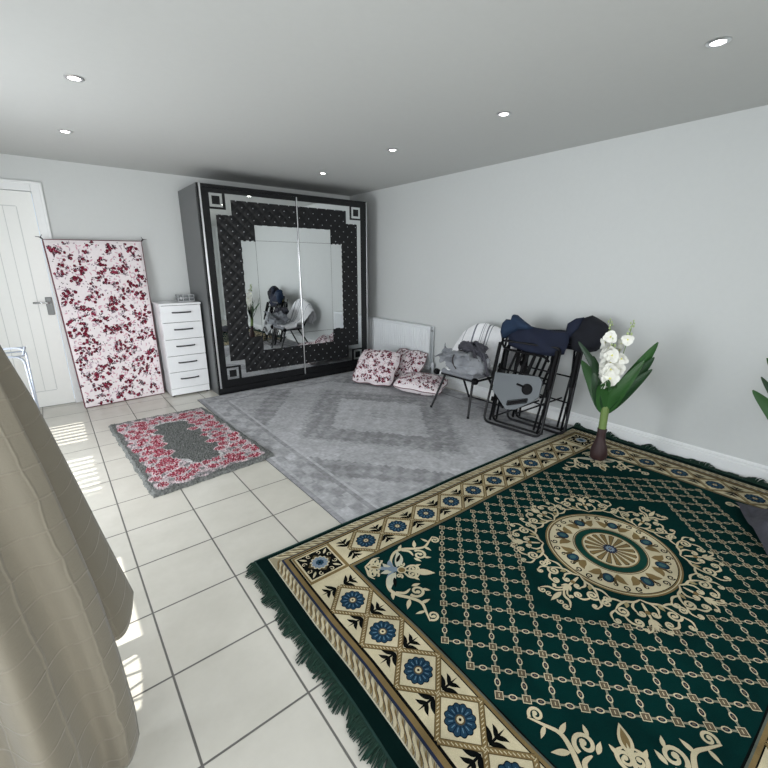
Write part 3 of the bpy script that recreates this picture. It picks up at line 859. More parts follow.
for i in range(5):
    m = MB(); m.box(dx0+.001, dx1-.001, dy0, dy0+.02, zs[i]+.0025, zs[i+1]-.0025, b=.002)
    dr = cp(m, 'drawer', M['drawer_white'])
    zc = (zs[i]+zs[i+1])/2+.016; xc = (dx0+dx1)/2
    m = MB(); pts = [(xc-.085, dy0, zc), (xc-.080, dy0-.022, zc), (xc, dy0-.032, zc), (xc+.080, dy0-.022, zc), (xc+.085, dy0, zc)]
    m.tube(spline(pts, 6), .0055, 8, flat=1.3); cp(m, 'handle', M['dark_metal'], dr, smooth=True)
# glass box on top
tb = NT('smoky_glass'); tb.b.inputs['Base Color'].default_value = (.25,.27,.28,1); tb.b.inputs['Roughness'].default_value = .1; tb.b.inputs['Alpha'].default_value = .55
bx = empty('trinket_box', (1.155, 4.86, dz)); tag(bx, 'small clear panelled trinket box on top of the white drawers', 'box')
m = MB(); m.box(-.085, .085, -.045, .045, .004, .066); m.build('glass_body', tb.mat, bx)
m = MB()
for x in (-.078, -.03, .03, .078):
    for y in (-.048, .048): m.box(x-.0025, x+.0025, y-.0025, y+.0025, 0, .07)
for z in (.002, .035, .068):
    for y in (-.048, .048): m.box(-.08, .08, y-.0025, y+.0025, z-.002, z+.002)
    for x in (-.078, .078): m.box(x-.0025, x+.0025, -.048, .048, z-.002, z+.002)
m.lathe((-.052, -.05, .034), [(.014, 0), (.014, .004)], 16, axis='y')
m.build('metal_edging', mat('dark_silver_edging', (.35,.36,.37), .35, metal=.8), bx)

# ------------------------------------------------------------------ floral print
FBG, FRED, FDK, FPK, FGR = lin(232,224,226), lin(104,20,40), lin(56,24,36), lin(206,160,174), lin(104,84,96)
def floral(P, u0, u1, v0, v1, sc=1.0, seed=1, L=1, dens=1.0):
    R = random.Random(seed)
    def ok(u, v, m_=.0): return u0+m_ < u < u1-m_ and v0+m_ < v < v1-m_
    pitch = .092*sc
    # faint pink wash sprigs
    for _ in range(int((u1-u0)*(v1-v0)/(sc*sc)*900*dens)):
        u, v = R.uniform(u0, u1), R.uniform(v0, v1)
        a = R.uniform(0, 2*pi); q_ = R.random(); l = R.uniform(.018, .040)*sc if q_ < .8 else R.uniform(.010, .020)*sc
        cc = FPK if q_ < .5 else (lin(186,166,178) if q_ < .8 else FDK)
        if ok(u, v, l): P.leaf((u, v), (u+l*cos(a), v+l*sin(a)), (R.uniform(.008, .014) if q_ < .8 else .007)*sc, cc, L, bend=.003)
    nu, nv = max(1, int((u1-u0)/pitch)), max(1, int((v1-v0)/pitch))
    for i in range(nu+1):
        for j in range(nv+1):
            u = u0+(i+.5*(j % 2))*pitch+R.uniform(-.02, .02)*sc; v = v0+(j+.3)*pitch+R.uniform(-.02, .02)*sc
            base = (u, v); th = R.uniform(0, 2*pi)
            for k in range(R.choice((3, 4, 5))):
                a = th+R.uniform(-1.1, 1.1); l = R.uniform(.025, .085)*sc
                e = (u+l*cos(a), v+l*sin(a)); mid = ((u+e[0])/2+R.uniform(-.01, .01)*sc, (v+e[1])/2)
                if not ok(*e, .010*sc): continue
                P.stroke(spline([base, mid, e], 4), .0030*sc, FDK if R.random() < .5 else FGR, L+1)
                for q in range(3):
                    t = R.uniform(.15, .9); x, y = u+(e[0]-u)*t, v+(e[1]-v)*t; a2 = a+R.choice((-1, 1))*R.uniform(.6, 1.2); ll = R.uniform(.014, .026)*sc
                    P.leaf((x, y), (x+ll*cos(a2), y+ll*sin(a2)), .010*sc, FDK if R.random() < .55 else FGR, L+2)
                r = R.uniform(.008, .0160)*sc
                P.flower(e[0], e[1], r*1.08, 5, FDK, L+3, .3, R.uniform(0, 6)); P.flower(e[0], e[1], r, 5, FRED if R.random() < .8 else lin(140,40,66), L+4, .3, R.uniform(0, 6))
                if R.random() < .5: P.disc(e[0]+r*.1, e[1], r*.25, lin(190,110,130), L+5, 7)

# ------------------------------------------------------------------ floral mattress leaning on the back wall
# bottom edge on the floor, top resting against the wall
mb0, mb1 = (.111, 4.775, .006), (.822, 4.845, .006); 
mt0, mt1 = (.058, 4.992, 1.562), (.842, 5.000, 1.572)
MT = .04
ax_ = norm(sub(mb1, mb0)); up_ = norm(sub(mt0, mb0)); nrm = norm(cross(ax_, up_))   # faces the camera side
if nrm[1] > 0: nrm = mul(nrm, -1)
def matmap(u, v, L):      # u,v in metres on an approx .80 x 1.56 panel
    a, c_ = u/.80, v/1.56
    p = lerp(lerp(mb0, mb1, a), lerp(mt0, mt1, a), c_)
    edge = min(1, min(a, 1-a)*.80/.035)*min(1, min(c_, 1-c_)*1.56/.035)
    puff = .010*sqrt(max(0, edge))+.004*sin(pi*a)*sin(pi*c_)
    sag = 0
    p = V(p, mul(ax_, sag))
    return V(p, mul(nrm, puff+L*.0003))
mt = empty('folding_mattress', (.47, 4.85, 0)); tag(mt, 'tall thin mattress in red floral fabric leaning upright against the back wall', 'mattress')
ML = (.47, 4.85, 0)
def mp_(mb, name, m_, parent=mt, **k):
    o = MB.build(mb, name, m_, parent, loc=ML, **k); o.location = (0,0,0); return o
P2 = Paint(matmap)
P2.grid(24, 44, lambda a, c_: matmap(a*.80, c_*1.56, 0), 0, lambda a, c_: FBG)
# sides and back
per = [(i/24, 0) for i in range(24)]+[(1, j/44) for j in range(44)]+[(1-i/24, 1) for i in range(24)]+[(0, 1-j/44) for j in range(44)]
fv = [matmap(a*.80, c_*1.56, 0) for a, c_ in per]; bv = [V(p, mul(nrm, -MT)) for p in fv]
k = len(per); P2.add(fv+bv, [(i, (i+1) % k, k+(i+1) % k, k+i) for i in range(k)]+[tuple(range(2*k-1, k-1, -1))], 0, lin(206,170,178))
floral(P2, 0.004, .796, .004, 1.556, 1.0, 4, 1)
mp_(P2, 'floral_cover', M['paint_floral'], recalc=False)
pp = MB(); pp.tube(fv, .0035, 6, closed=True); pp.tube(bv, .0035, 6, closed=True); mp_(pp, 'piping', M['piping'], smooth=True)
for c0, s in ((mt0, -1), (mt1, 1)):
    c0 = V(c0, (0, -.012, .0))
    for q in ([c0, V(c0, (s*.02, -.006, .018)), V(c0, (s*.05, .0, .022))], [c0, V(c0, (s*.012, -.012, .02)), V(c0, (s*.0, -.01, .04))]):
        tt = MB(); tt.tube(q, [.005, .004, .002], 6); mp_(tt, 'corner_tie', M['black_tie'], smooth=True)

# ------------------------------------------------------------------ pillows
def pillow(name, label, w, h, T, loc, rot, seed, bend=0.):
    import mathutils
    E_ = mathutils.Euler(rot, 'XYZ').to_matrix()
    def pm(side):
        def f(u, v, L):
            a, c_ = u/(w/2), v/(h/2)
            a = max(-1, min(1, a)); c_ = max(-1, min(1, c_))
            th = T/2*max(0, (1-abs(a)**2.6)*(1-abs(c_)**2.6))**.5*(1+.10*sin(5*a+seed)*sin(4*c_))
            pin = 1-.09*abs(a)**4*abs(c_)**2-.04*(1-a*a)*abs(c_)**3*(1+sin(7*a+seed)); pin2 = 1-.09*abs(c_)**4*abs(a)**2-.04*(1-c_*c_)*abs(a)**3*(1+sin(6*c_+seed))
            x, y = a*w/2*pin2, c_*h/2*pin
            z = side*(th+L*.0004)+bend*(a*a)+.006*sin(9*a+seed)*(1-abs(c_))+.012*a*c_*sin(seed)
            q = E_ @ mathutils.Vector((x, y, z))
            return (q.x, q.y, q.z)
        return f
    o = empty(name, loc); tag(o, label, 'pillow', 'loose floral pillows on the grey rug')
    Q = Paint(pm(1))
    for side in (1, -1):
        Q.mp = pm(side)
        Q.grid(20, 20, lambda a, c_: Q.mp((2*a-1)*w/2, (2*c_-1)*h/2, 0), 0, lambda a, c_: FBG)
        floral(Q, -w/2+.004, w/2-.004, -h/2+.004, h/2-.004, .66, seed+side, 1)
    MB.build(Q, 'floral_case', M['paint_floral'], o, recalc=False)
    mp0 = pm(1); s = MB()
    ed = [(-1+2*i/20, -1) for i in range(20)]+[(1, -1+2*i/20) for i in range(20)]+[(1-2*i/20, 1) for i in range(20)]+[(-1, 1-2*i/20) for i in range(20)]
    s.tube([mp0(a*w/2, c_*h/2, 0) for a, c_ in ed], .004, 6, closed=True); s.build('seam', M['piping'], o, smooth=True)
    return o
pillow('pillow', 'upright floral pillow leaning back, nearest the dark wardrobe', .53, .47, .21, (2.865, 3.72, .205), (math.radians(46), math.radians(0), math.radians(-64)), 3)
pillow('pillow', 'floral pillow tucked behind two others against the radiator', .50, .44, .14, (3.19, 3.575, .200), (math.radians(52), 0, math.radians(-84)), 9)
pillow('pillow', 'floral pillow lying flat on the grey rug beside the white-draped chair', .55, .40, .17, (3.03, 3.15, .108), (math.radians(8), math.radians(2), math.radians(-62)), 15)

# ------------------------------------------------------------------ radiator
ry0, ry1, rz0, rz1, rx = 3.357, 4.75, .171, .673, 3.352
r = empty('radiator', (3.39, 4.05, 0)); RL = (3.39, 4.05, 0); tag(r, 'white panel radiator on the right wall beside the wardrobe', 'radiator')
def rp(mb, name, m_, parent=r, **k):
    o = mb.build(name, m_, parent, loc=RL, **k); o.location = (0,0,0); return o
m = MB(); n = 34; W = ry1-ry0
prof = []
for i in range(n):
    y = ry0+.02+(W-.04)*i/n; p = (W-.04)/n
    prof += [(y, 0), (y+p*.55, 0), (y+p*.68, .0065), (y+p*.87, .0065)]
prof = [(ry0, 0)]+prof+[(ry1, 0)]
za, zb = rz0+.035, rz1-.03
vs = []
for y, d_ in prof: vs += [(rx+d_, y, za), (rx+d_, y, zb)]
m.add(vs, [(2*i, 2*i+1, 2*i+3, 2*i+2) for i in range(len(prof)-1)])
m.box(rx-.001, rx+.012, ry0, ry1, rz0, za, b=.003); m.box(rx-.001, rx+.012, ry0, ry1, zb, rz1, b=.003); m.box(rx+.008, rx+.014, ry0, ry1, rz0, rz1)
rp(m, 'front_panel', M['radiator'], recalc=False)
m = MB(); m.box(rx+.062, rx+.074, ry0+.005, ry1, rz0, rz1, b=.003); rp(m, 'rear_panel', M['radiator'])
m = MB()
for i in range(60): 
    y = ry0+.03+i*.0225; m.box(rx+.014, rx+.062, y, y+.002, rz0+.02, rz1-.03)
rp(m, 'convector_fin', M['radiator'])
m = MB(); m.box(rx+.01, rx+.074, ry0+.03, ry1, rz1-.004, rz1+.002); rp(m, 'top_grille', M['radiator'])
m = MB(); m.tube(fillet([(rx+.04, ry0-.02, .0), (rx+.04, ry0-.02, .20), (rx+.04, ry0+.02, .20)], .015), .0105, 10); rp(m, 'pipe', M['white_plastic'], smooth=True)
m = MB(); m.tube([(rx+.04, ry0-.006, rz1-.05), (rx+.04, ry0+.02, rz1-.05)], .010, 8); rp(m, 'bleed_plug', M['chrome'], smooth=True)
m = MB(); m.lathe((rx+.04, ry0-.02, .185), [(.014, 0), (.020, .012), (.020, .055), (.016, .065), (.004, .067)], 16); rp(m, 'valve_cap', M['white_plastic'], smooth=True, angle=40)

# ------------------------------------------------------------------ white draped chair with grey bag
# chair frame: seat faces away from the wall (towards -x)
ch = empty('draped_chair', (3.02, 2.49, 0)); tag(ch, 'low chair with thin black legs under a white striped throw', 'chair'); HL = (3.02, 2.49, 0)
def hp(mb, name, m_, parent=ch, **k):
    o = MB.build(mb, name, m_, parent, loc=HL, **k); o.location = (0,0,0); return o
legs = [((2.765,2.715,.012),(2.90,2.66,.36)), ((2.805,2.285,.012),(2.90,2.33,.36)), ((3.31,2.70,.012),(3.10,2.66,.36)), ((3.30,2.27,.012),(3.10,2.33,.36))]
for a, b_ in legs:
    m = MB(); m.tube([a, b_], [.010, .012], 10); m.lathe((a[0], a[1], .0085), [(.013, 0), (.012, .02)], 10); hp(m, 'leg', M['black_tube'], smooth=True, angle=40)
m = MB(); m.tube(fillet([(2.86,2.70,.345),(3.18,2.70,.345),(3.18,2.28,.345),(2.86,2.28,.345)], .04, closed=True), .011, 8, closed=True)
hp(m, 'seat_frame', M['black_tube'], smooth=True)
m = MB(); m.tube([(3.31,2.70,.02),(3.31,2.28,.02)], .009, 8); hp(m, 'floor_bar', M['black_tube'], smooth=True)
for yk in (2.735, 2.265):
    m = MB(); m.lathe((2.845,yk,.355), [(.026, -.02), (.030, -.01), (.030, .01), (.026, .02)], 16, axis='y'); hp(m, 'hinge_knob', M['black_plastic'], smooth=True, angle=40)
m = MB(); m.box(2.84, 3.19, 2.29, 2.69, .350, .40, b=.02); hp(m, 'seat', M['grey_cloth'])
m = MB()   # rounded back hoop
hoop = [(3.15,2.72,.35),(3.235,2.73,.52),(3.275,2.66,.66),(3.29,2.50,.745),(3.275,2.33,.66),(3.235,2.26,.52),(3.15,2.27,.35)]
m.tube(spline(hoop, 6), .011, 8); hp(m, 'back_frame', M['black_tube'], smooth=True)
# striped throw over back and seat
def stripe(v):
    for c0, w_ in ((.16,.005),(.20,.005),(.36,.011),(.40,.004),(.47,.004),(.51,.004),(.60,.011),(.64,.004)):
        if abs(v-c0) < w_: return lin(116,118,128) if w_ > .007 else lin(150,152,160)
    return lin(244,244,246)
def throwmap(a, c_):
    # a: 0 at seat front drop -> 1 behind back ; c_: across (y)
    path = spline([(2.862,.372),(2.870,.408),(2.95,.418),(3.06,.435),(3.12,.51),(3.175,.63),(3.225,.75),(3.27,.808),(3.325,.77),(3.345,.60),(3.355,.42)], 8)
    t = a*(len(path)-1); i = min(int(t), len(path)-2); p = lerp(path[i], path[i+1], t-i)
    y = 2.83-.64*c_
    e = (2*c_-1)
    z = p[1]; back = max(0, min(1, (z-.44)/.34))
    arch = back*.17*abs(e)**2.2
    y = 2.49+(y-2.49)*(.66+.36*max(0, min(1, back*3)))
    z2 = z-arch-(0 if back > 0 else .05*abs(e)**6)
    x = p[0]+.012*sin(c_*26+a*3)*back-.02*back*(abs(e)**2)*0+.008*sin(c_*17)
    return (x, y, z2)
m = MB(); m.grid(60, 80, throwmap, 0, lambda a, c_: stripe(c_) if a > .28 else lin(240,240,242))
hp(m, 'striped_throw', M['paint_floral'], smooth=True, recalc=False)

# grey bag: crumpled cloth lump
bg = empty('cloth_bag', (2.95, 2.46, .425)); tag(bg, 'crumpled grey cloth bag with gathered folds resting on the draped chair', 'bag')
def sgn(v, p): return math.copysign(abs(v)**p, v)
def bagmap(a, c_):
    th = 2*pi*a; ph = c_*pi; zr = cos(ph); rr = abs(sin(ph))**.75
    gather = max(0, zr+.25)
    fold = 1+.16*sin(th*9+2*zr)*gather+.12*mn.noise((cos(th)*2.6, sin(th)*2.6, zr*3+4))+.07*mn.noise((cos(th)*7, sin(th)*7, zr*8+4))
    neck = 1-.50*max(0, zr)**1.1
    x = .125*rr*cos(th)*fold*neck; y = .165*rr*sin(th)*fold*neck
    z = .13*zr+.03*mn.noise((x*20, y*20, zr*2))
    z = max(z, -.085+.004*sin(th*9))
    return (x-.03+.06*max(0, zr), y-.03, z+.092)
bg.scale = (1.25, 1.32, .95); bg.location = (2.915, 2.43, .416)
m = MB(); m.grid(140, 60, bagmap); m.build('bag_body', M['grey_cloth'], bg, smooth=True)
def sheet(name, c0, ax, bx, mt_, seed, am=.018):
    m = MB()
    def f(a, c_):
        p = V(c0, V(mul(ax, a-.5), mul(bx, c_-.5))); nn = norm(cross(ax, bx))
        h_ = am*(1.6*mn.noise((a*3+seed, c_*3, 0))+1.0*mn.noise((a*7+seed, c_*6, 3))+.5*sin(a*17+c_*6+seed))
        edge = 1-.12*mn.noise((a*5, c_*5, seed))
        bend = -.10*(a-.5)**2-.08*(c_-.5)**2
        return V(V(c0, mul(sub(p, c0), edge)), mul(nn, h_+bend))
    m.grid(36, 26, f); o = m.build(name, mt_, bg, smooth=True, recalc=False)
    sm = o.modifiers.new('thickness', 'SOLIDIFY'); sm.thickness = .003
sheet('side_flap', (-.06, .10, .115), (.02, .20, .06), (.10, .05, -.15), M['grey_cloth'], 1)
sheet('front_flap', (-.11, .02, .165), (.04, -.26, .04), (.10, .03, -.10), M['grey_cloth'], 4)
sheet('side_flap', (-.03, -.16, .12), (.09, -.06, -.05), (.05, .05, .20), M['charcoal_cloth'], 8)
m = MB()
def crown(a, c_):
    th = 2*pi*a; r_ = .060+.030*sin(pi*c_)+.012*c_*sin(th*9)+.020*mn.noise((cos(th)*4, sin(th)*4, c_*5))
    if c_ > .6: r_ *= 1-.75*(c_-.6)/.4
    return (r_*cos(th)*.9+.04, r_*sin(th)*1.15-.015, .165+.120*min(c_, .75)+.020*sin(th*4+1)*c_+.02*mn.noise((cos(th)*6, sin(th)*6, c_*9)))
m.grid(90, 24, crown); o = m.build('gathered_top', M['charcoal_cloth'], bg, smooth=True, recalc=False)
sm = o.modifiers.new('thickness', 'SOLIDIFY'); sm.thickness = .004
m = MB(); m.tube(spline([(.02,.02,.20),(-.10,.02,.185),(-.155,.0,.12),(-.150,-.03,.05)], 8), .005, 6); m.build('drawstring', M['black_tie'], bg, smooth=True)
m = MB(); m.tube(spline([(.02,-.06,.27),(-.04,-.17,.20),(-.06,-.215,.08),(-.02,-.20,-.0)], 8), .009, 6, flat=.4); m.build('strap', M['charcoal_cloth'], bg, smooth=True)

# ------------------------------------------------------------------ folded camping chairs
def folded_chair(name, label, loc, rz, lean, table, w=.52, variant=0):
    """local: x along the width, y towards the wall, z up; leaning by 'lean' about x"""
    e = empty(name, loc, rz); tag(e, label, 'camping chair', 'folded camping chairs leaning on the right wall')
    cl, sl = cos(lean), sin(lean)
    def T(p): x, y, z = p; return (x, y*cl+z*sl, z*cl-y*sl)
    h = w/2
    def loop(y0, y1, z1, name, hh=h, top=True, bot=.012):
        m = MB(); pts = [(-hh, y1, z1), (-hh+.01, y0, bot), (hh-.01, y0, bot), (hh, y1, z1)]
        if top: pts = [(-hh+.02, y1, z1)]+[(-hh, y1, z1-.03), (-hh, y0, bot), (hh, y0, bot), (hh, y1, z1-.03)]+[(hh-.02, y1, z1)]
        m.tube([T(p) for p in fillet(pts, .06, 6, closed=top)], .0105, 8, closed=top); return m.build(name, M['black_tube'], e, smooth=True)
    z1 = .74
    loop(.0, .0, z1, 'front_frame'); loop(.085, .06, z1-.02, 'rear_frame', h-.035, True, .030)
    # legs flattened together at each side
    for s in (-1, 1):
        for ra, rb in ((T((s*(h-.045), .03, .03)), T((s*(h-.02), .045, z1+.04))), (T((s*(h-.09), .055, .05)), T((s*(h-.05), .05, z1))), (T((s*(h-.02), .065, .03)), T((s*(h-.075), .03, z1)))):
            m = MB(); m.tube([ra, rb], .0095, 8); m.build('side_rail', M['black_tube'], e, smooth=True)
        m = MB(); m.box(-.014, .014, -.012, .012, .40, .72, b=.006, fn=lambda p, s=s: T((p[0]+s*(h-.012), p[1]-.028, p[2]))); m.build('armrest', M['black_plastic'], e)
        for zh in (.22, .52):
            m = MB(); m.box(-.012, .012, -.01, .01, -.02, .02, b=.004, fn=lambda p, s=s: T((p[0]+s*(h-.03), p[1]+.02, p[2]+zh))); m.build('hinge', M['black_plastic'], e)
    for ca, cb in (((-h+.05, .05, .06), (h-.10, .05, .30)), ((-h, .02, .30), (h, .02, .27)), ((-h+.02, .03, .50), (h-.02, .03, .48))):
        m = MB(); m.tube([T(ca), T(cb)], .007, 8); m.build('cross_brace', M['black_tube'], e, smooth=True)
    # webbing straps
    for i, x in enumerate((-.19, -.135, -.08, -.025)):
        m = MB(); m.box(x-.011, x+.011, .050, .054, .36, .70, fn=lambda p: T((p[0]+(p[2]-.36)*.22, p[1], p[2]))); m.build('webbing_strap', M['black_plastic'], e)
    # folded canvas, inflated from its outline in the plane of the chair
    def blob(name, out, yc, th_, mt_, seed):
        m = MB(); sp_ = out; n_ = len(sp_)
        # densify
        pts = []
        for i in range(n_):
            a_, b2 = sp_[i], sp_[(i+1) % n_]
            for q in range(5): pts.append(lerp(a_, b2, q/5))
        n2 = len(pts); cx_ = sum(p[0] for p in pts)/n2; cz_ = sum(p[1] for p in pts)/n2; zmin, zmax = min(p[1] for p in pts), max(p[1] for p in pts)
        rings = 12; rows = []
        for side in (-1, 1):
            for k_ in range(rings+1):
                t = 1-k_/rings if side < 0 else k_/rings
                if side > 0 and k_ == 0: continue
                row = []
                for p in pts:
                    zt = cz_+(p[1]-cz_)*t; ccx = cx_
                    x = ccx+(p[0]-ccx)*t
                    prof = (1-t**3.5)**.5 if t < 1 else 0
                    cr_ = 1+.35*mn.noise((x*7+seed, zt*9, side*2))+.10*sin(x*24+zt*30+seed)
                    row.append(T((x, yc+side*th_*prof*cr_, zt)))
                rows.append(row)
        # rows: front outline->centre? order: t from 1..0 (front) then 0..1 (back)
        for row in rows: m.v += row
        for k_ in range(len(rows)-1):
            for i in range(n2):
                m.f.append((k_*n2+i, k_*n2+(i+1) % n2, (k_+1)*n2+(i+1) % n2, (k_+1)*n2+i)); m.m.append(0); m.c.append(None)
        o = m.build(name, mt_, e, smooth=True, angle=38); return o
    if variant == 0:
        blob('seat_fabric', [(-.20,.705),(-.235,.80),(-.22,.865),(-.10,.90),(.02,.885),(.20,.875),(.285,.880),(.30,.80),(.285,.70),(.18,.668),(.0,.664)], .030, .040, M['navy'], 1)
        blob('back_fabric', [(-.262,.745),(-.285,.80),(-.285,.885),(-.262,.925),(-.205,.925),(-.195,.972),(-.165,.970),(-.09,.925),(.0,.878),(-.03,.855),(-.12,.845),(-.20,.80)], .0, .055, M['navy_light'], 2)
        m = MB(); m.tube([T(p) for p in fillet([(-.255,-.012,.775),(-.235,-.016,.70),(-.20,-.018,.668),(.16,-.018,.655),(.20,-.014,.62)], .03)], .010, 8)
        m.build('fabric_hem_bar', M['black_plastic'], e, smooth=True)
    else:
        blob('seat_fabric', [(-.12,.70),(-.13,.83),(.05,.85),(.20,.84),(.22,.70)], .03, .035, M['navy_dark'], 3)
        blob('back_fabric', [(.15,.79),(.15,.885),(.20,.945),(.285,.985),(.335,.965),(.395,.935),(.465,.870),(.43,.78),(.37,.715),(.26,.68),(.19,.70)], -.005, .085, M['navy_dark'], 4)
        blob('fabric_flap', [(.135,.80),(.135,.90),(.19,.945),(.25,.96),(.23,.86),(.18,.79)], -.06, .035, M['navy'], 5)
    if table:
        m = MB()   # grey flip table with cut corner, cup hole and slot
        out = [(-.235,.455),(.155,.490),(.195,.46),(.195,.33),(.155,.285),(.02,.185),(-.06,.165),(-.225,.305)]
        rot = [T((x, -.038, z)) for x, z in out]; rot2 = [T((x, -.022, z)) for x, z in out]
        k_ = len(out); m.add(rot+rot2, [tuple(range(k_)), tuple(range(2*k_-1, k_-1, -1))]+[(i, (i+1) % k_, k_+(i+1) % k_, k_+i) for i in range(k_)])
        tbl = m.build('side_table', M['grey_table'], e)
        m = MB()
        def ringpts(cx_, cz_, r_, n_=20): return [T((cx_+r_*cos(2*pi*i/n_), -.0395, cz_+r_*sin(2*pi*i/n_))) for i in range(n_)]
        m.add(ringpts(.085, .37, .043), [tuple(range(20))]); m.tube(ringpts(.085, .37, .043), .004, 6, closed=True)
        m.tube([T((-.01, -.042, .395)), T((.05, -.042, .385))], .009, 8)
        m.build('cup_holder', M['black_plastic'], tbl, recalc=False)
        m = MB(); m.add([T(p) for p in ((-.055,-.0395,.205),(.105,-.0395,.265),(.105,-.0395,.295),(-.055,-.0395,.238))], [(0,1,2,3)])
        m.tube(fillet([T(p) for p in ((-.06,-.04,.20),(.11,-.04,.262),(.11,-.04,.30),(-.06,-.04,.242))], .01, closed=True), .003, 6, closed=True)
        m.build('phone_slot', M['black_plastic'], tbl, recalc=False)
        m = MB()
        for q in range(4):
            z_ = .395+q*.012; m.add([T(p) for p in ((-.17,-.0392,z_),(-.09,-.0392,z_+.006),(-.09,-.0392,z_+.012),(-.17,-.0392,z_+.006))], [(0,1,2,3)])
        m.build('printed_patch', mat('grey_print', lin(98,102,108), .6), tbl, recalc=False)
        m = MB(); m.tube([T((.195,-.02,.45)), T((.222,.0,.44)), T((.222,.0,.34)), T((.195,-.02,.33))], .012, 8); m.build('table_bracket', M['black_plastic'], tbl, smooth=True)
    else:
        m = MB(); m.box(-.012, .012, -.004, .004, -.03, .03, fn=lambda p: T((p[0]-h+.04, p[1]-.03, p[2]+z1+.01))); m.build('yellow_tag', mat('yellow_tag', lin(196,196,90), .6), e)
    return e
rzc = atan2(1.631-2.137, 2.891-2.849)      # along the bottom rail, left to right in view
folded_chair('folded_camping_chair', 'folded navy camping chair with a grey side table panel, in front of the other', (2.872, 1.885, .0075), rzc, math.radians(15.5), True, w=.53, variant=0)
folded_chair('folded_camping_chair', 'folded dark navy camping chair behind, its bundled fabric beside the white flowers', (3.075, 1.790, .0125), rzc-.02, math.radians(11), False, w=.53, variant=1)

# ------------------------------------------------------------------ artificial flowering plants
def ribbon_leaf(m, base, ctrl, tip, w, mi=0, n=14, fold=.25, side=(0,1,0)):
    pts = spline([base, ctrl, tip], n//2)
    k = len(pts); vs = []; 
    for i, p in enumerate(pts):
        t = i/(k-1); a = pts[max(0, i-1)]; c_ = pts[min(k-1, i+1)]; d_ = norm(sub(c_, a))
        s_ = norm(cross(d_, side)) if abs(dot(d_, side)) < .98 else norm(cross(d_, (1,0,0)))
        nn = cross(s_, d_)
        ww = w*(sin(pi*min(1, (t*.93+.05))**.75))**.9*.5+.0008
        mid = V(p, mul(nn, -ww*fold))
        vs += [V(p, mul(s_, -ww)), V(p, mul(s_, -ww*.5)), mid, V(p, mul(s_, ww*.5)), V(p, mul(s_, ww))]
    fs = []
    for i in range(k-1):
        for j in range(4): fs.append((i*5+j, i*5+j+1, (i+1)*5+j+1, (i+1)*5+j))
    m.add(vs, fs, mi)
def blossom(m, c, nrm_, r, R, mi=0, mc=1):
    n_ = norm(nrm_); a = norm(cross(n_, (0, 0, 1) if abs(n_[2]) < .9 else (1, 0, 0))); b_ = cross(n_, a)
    r0 = R.uniform(0, 6)
    for i in range(6):
        t = r0+2*pi*i/6; d_ = V(mul(a, cos(t)), mul(b_, sin(t))); s_ = V(mul(a, -sin(t)), mul(b_, cos(t)))
        lift = .25 if i % 2 else .5; L_ = r*(1 if i % 2 else .85)
        rows = []
        for q, (tt, ww) in enumerate([(0, .12), (.3, .42), (.65, .50), (.9, .30), (1.0, .06)]):
            p = V(c, V(mul(d_, L_*tt), mul(n_, L_*lift*sin(tt*1.8)-.0)))
            rows.append((V(p, mul(s_, -L_*ww)), V(p, mul(n_, -.0012)), V(p, mul(s_, L_*ww))))
        vs = [x for rw in rows for x in rw]; fs = []
        for q in range(4):
            for j in range(2): fs.append((q*3+j, q*3+j+1, (q+1)*3+j+1, (q+1)*3+j))
        m.add(vs, fs, mi)
    m.lathe(V(c, mul(n_, r*.05)), [(r*.12, -.004), (r*.14, 0.004), (r*.05, .01)], 6, mc)
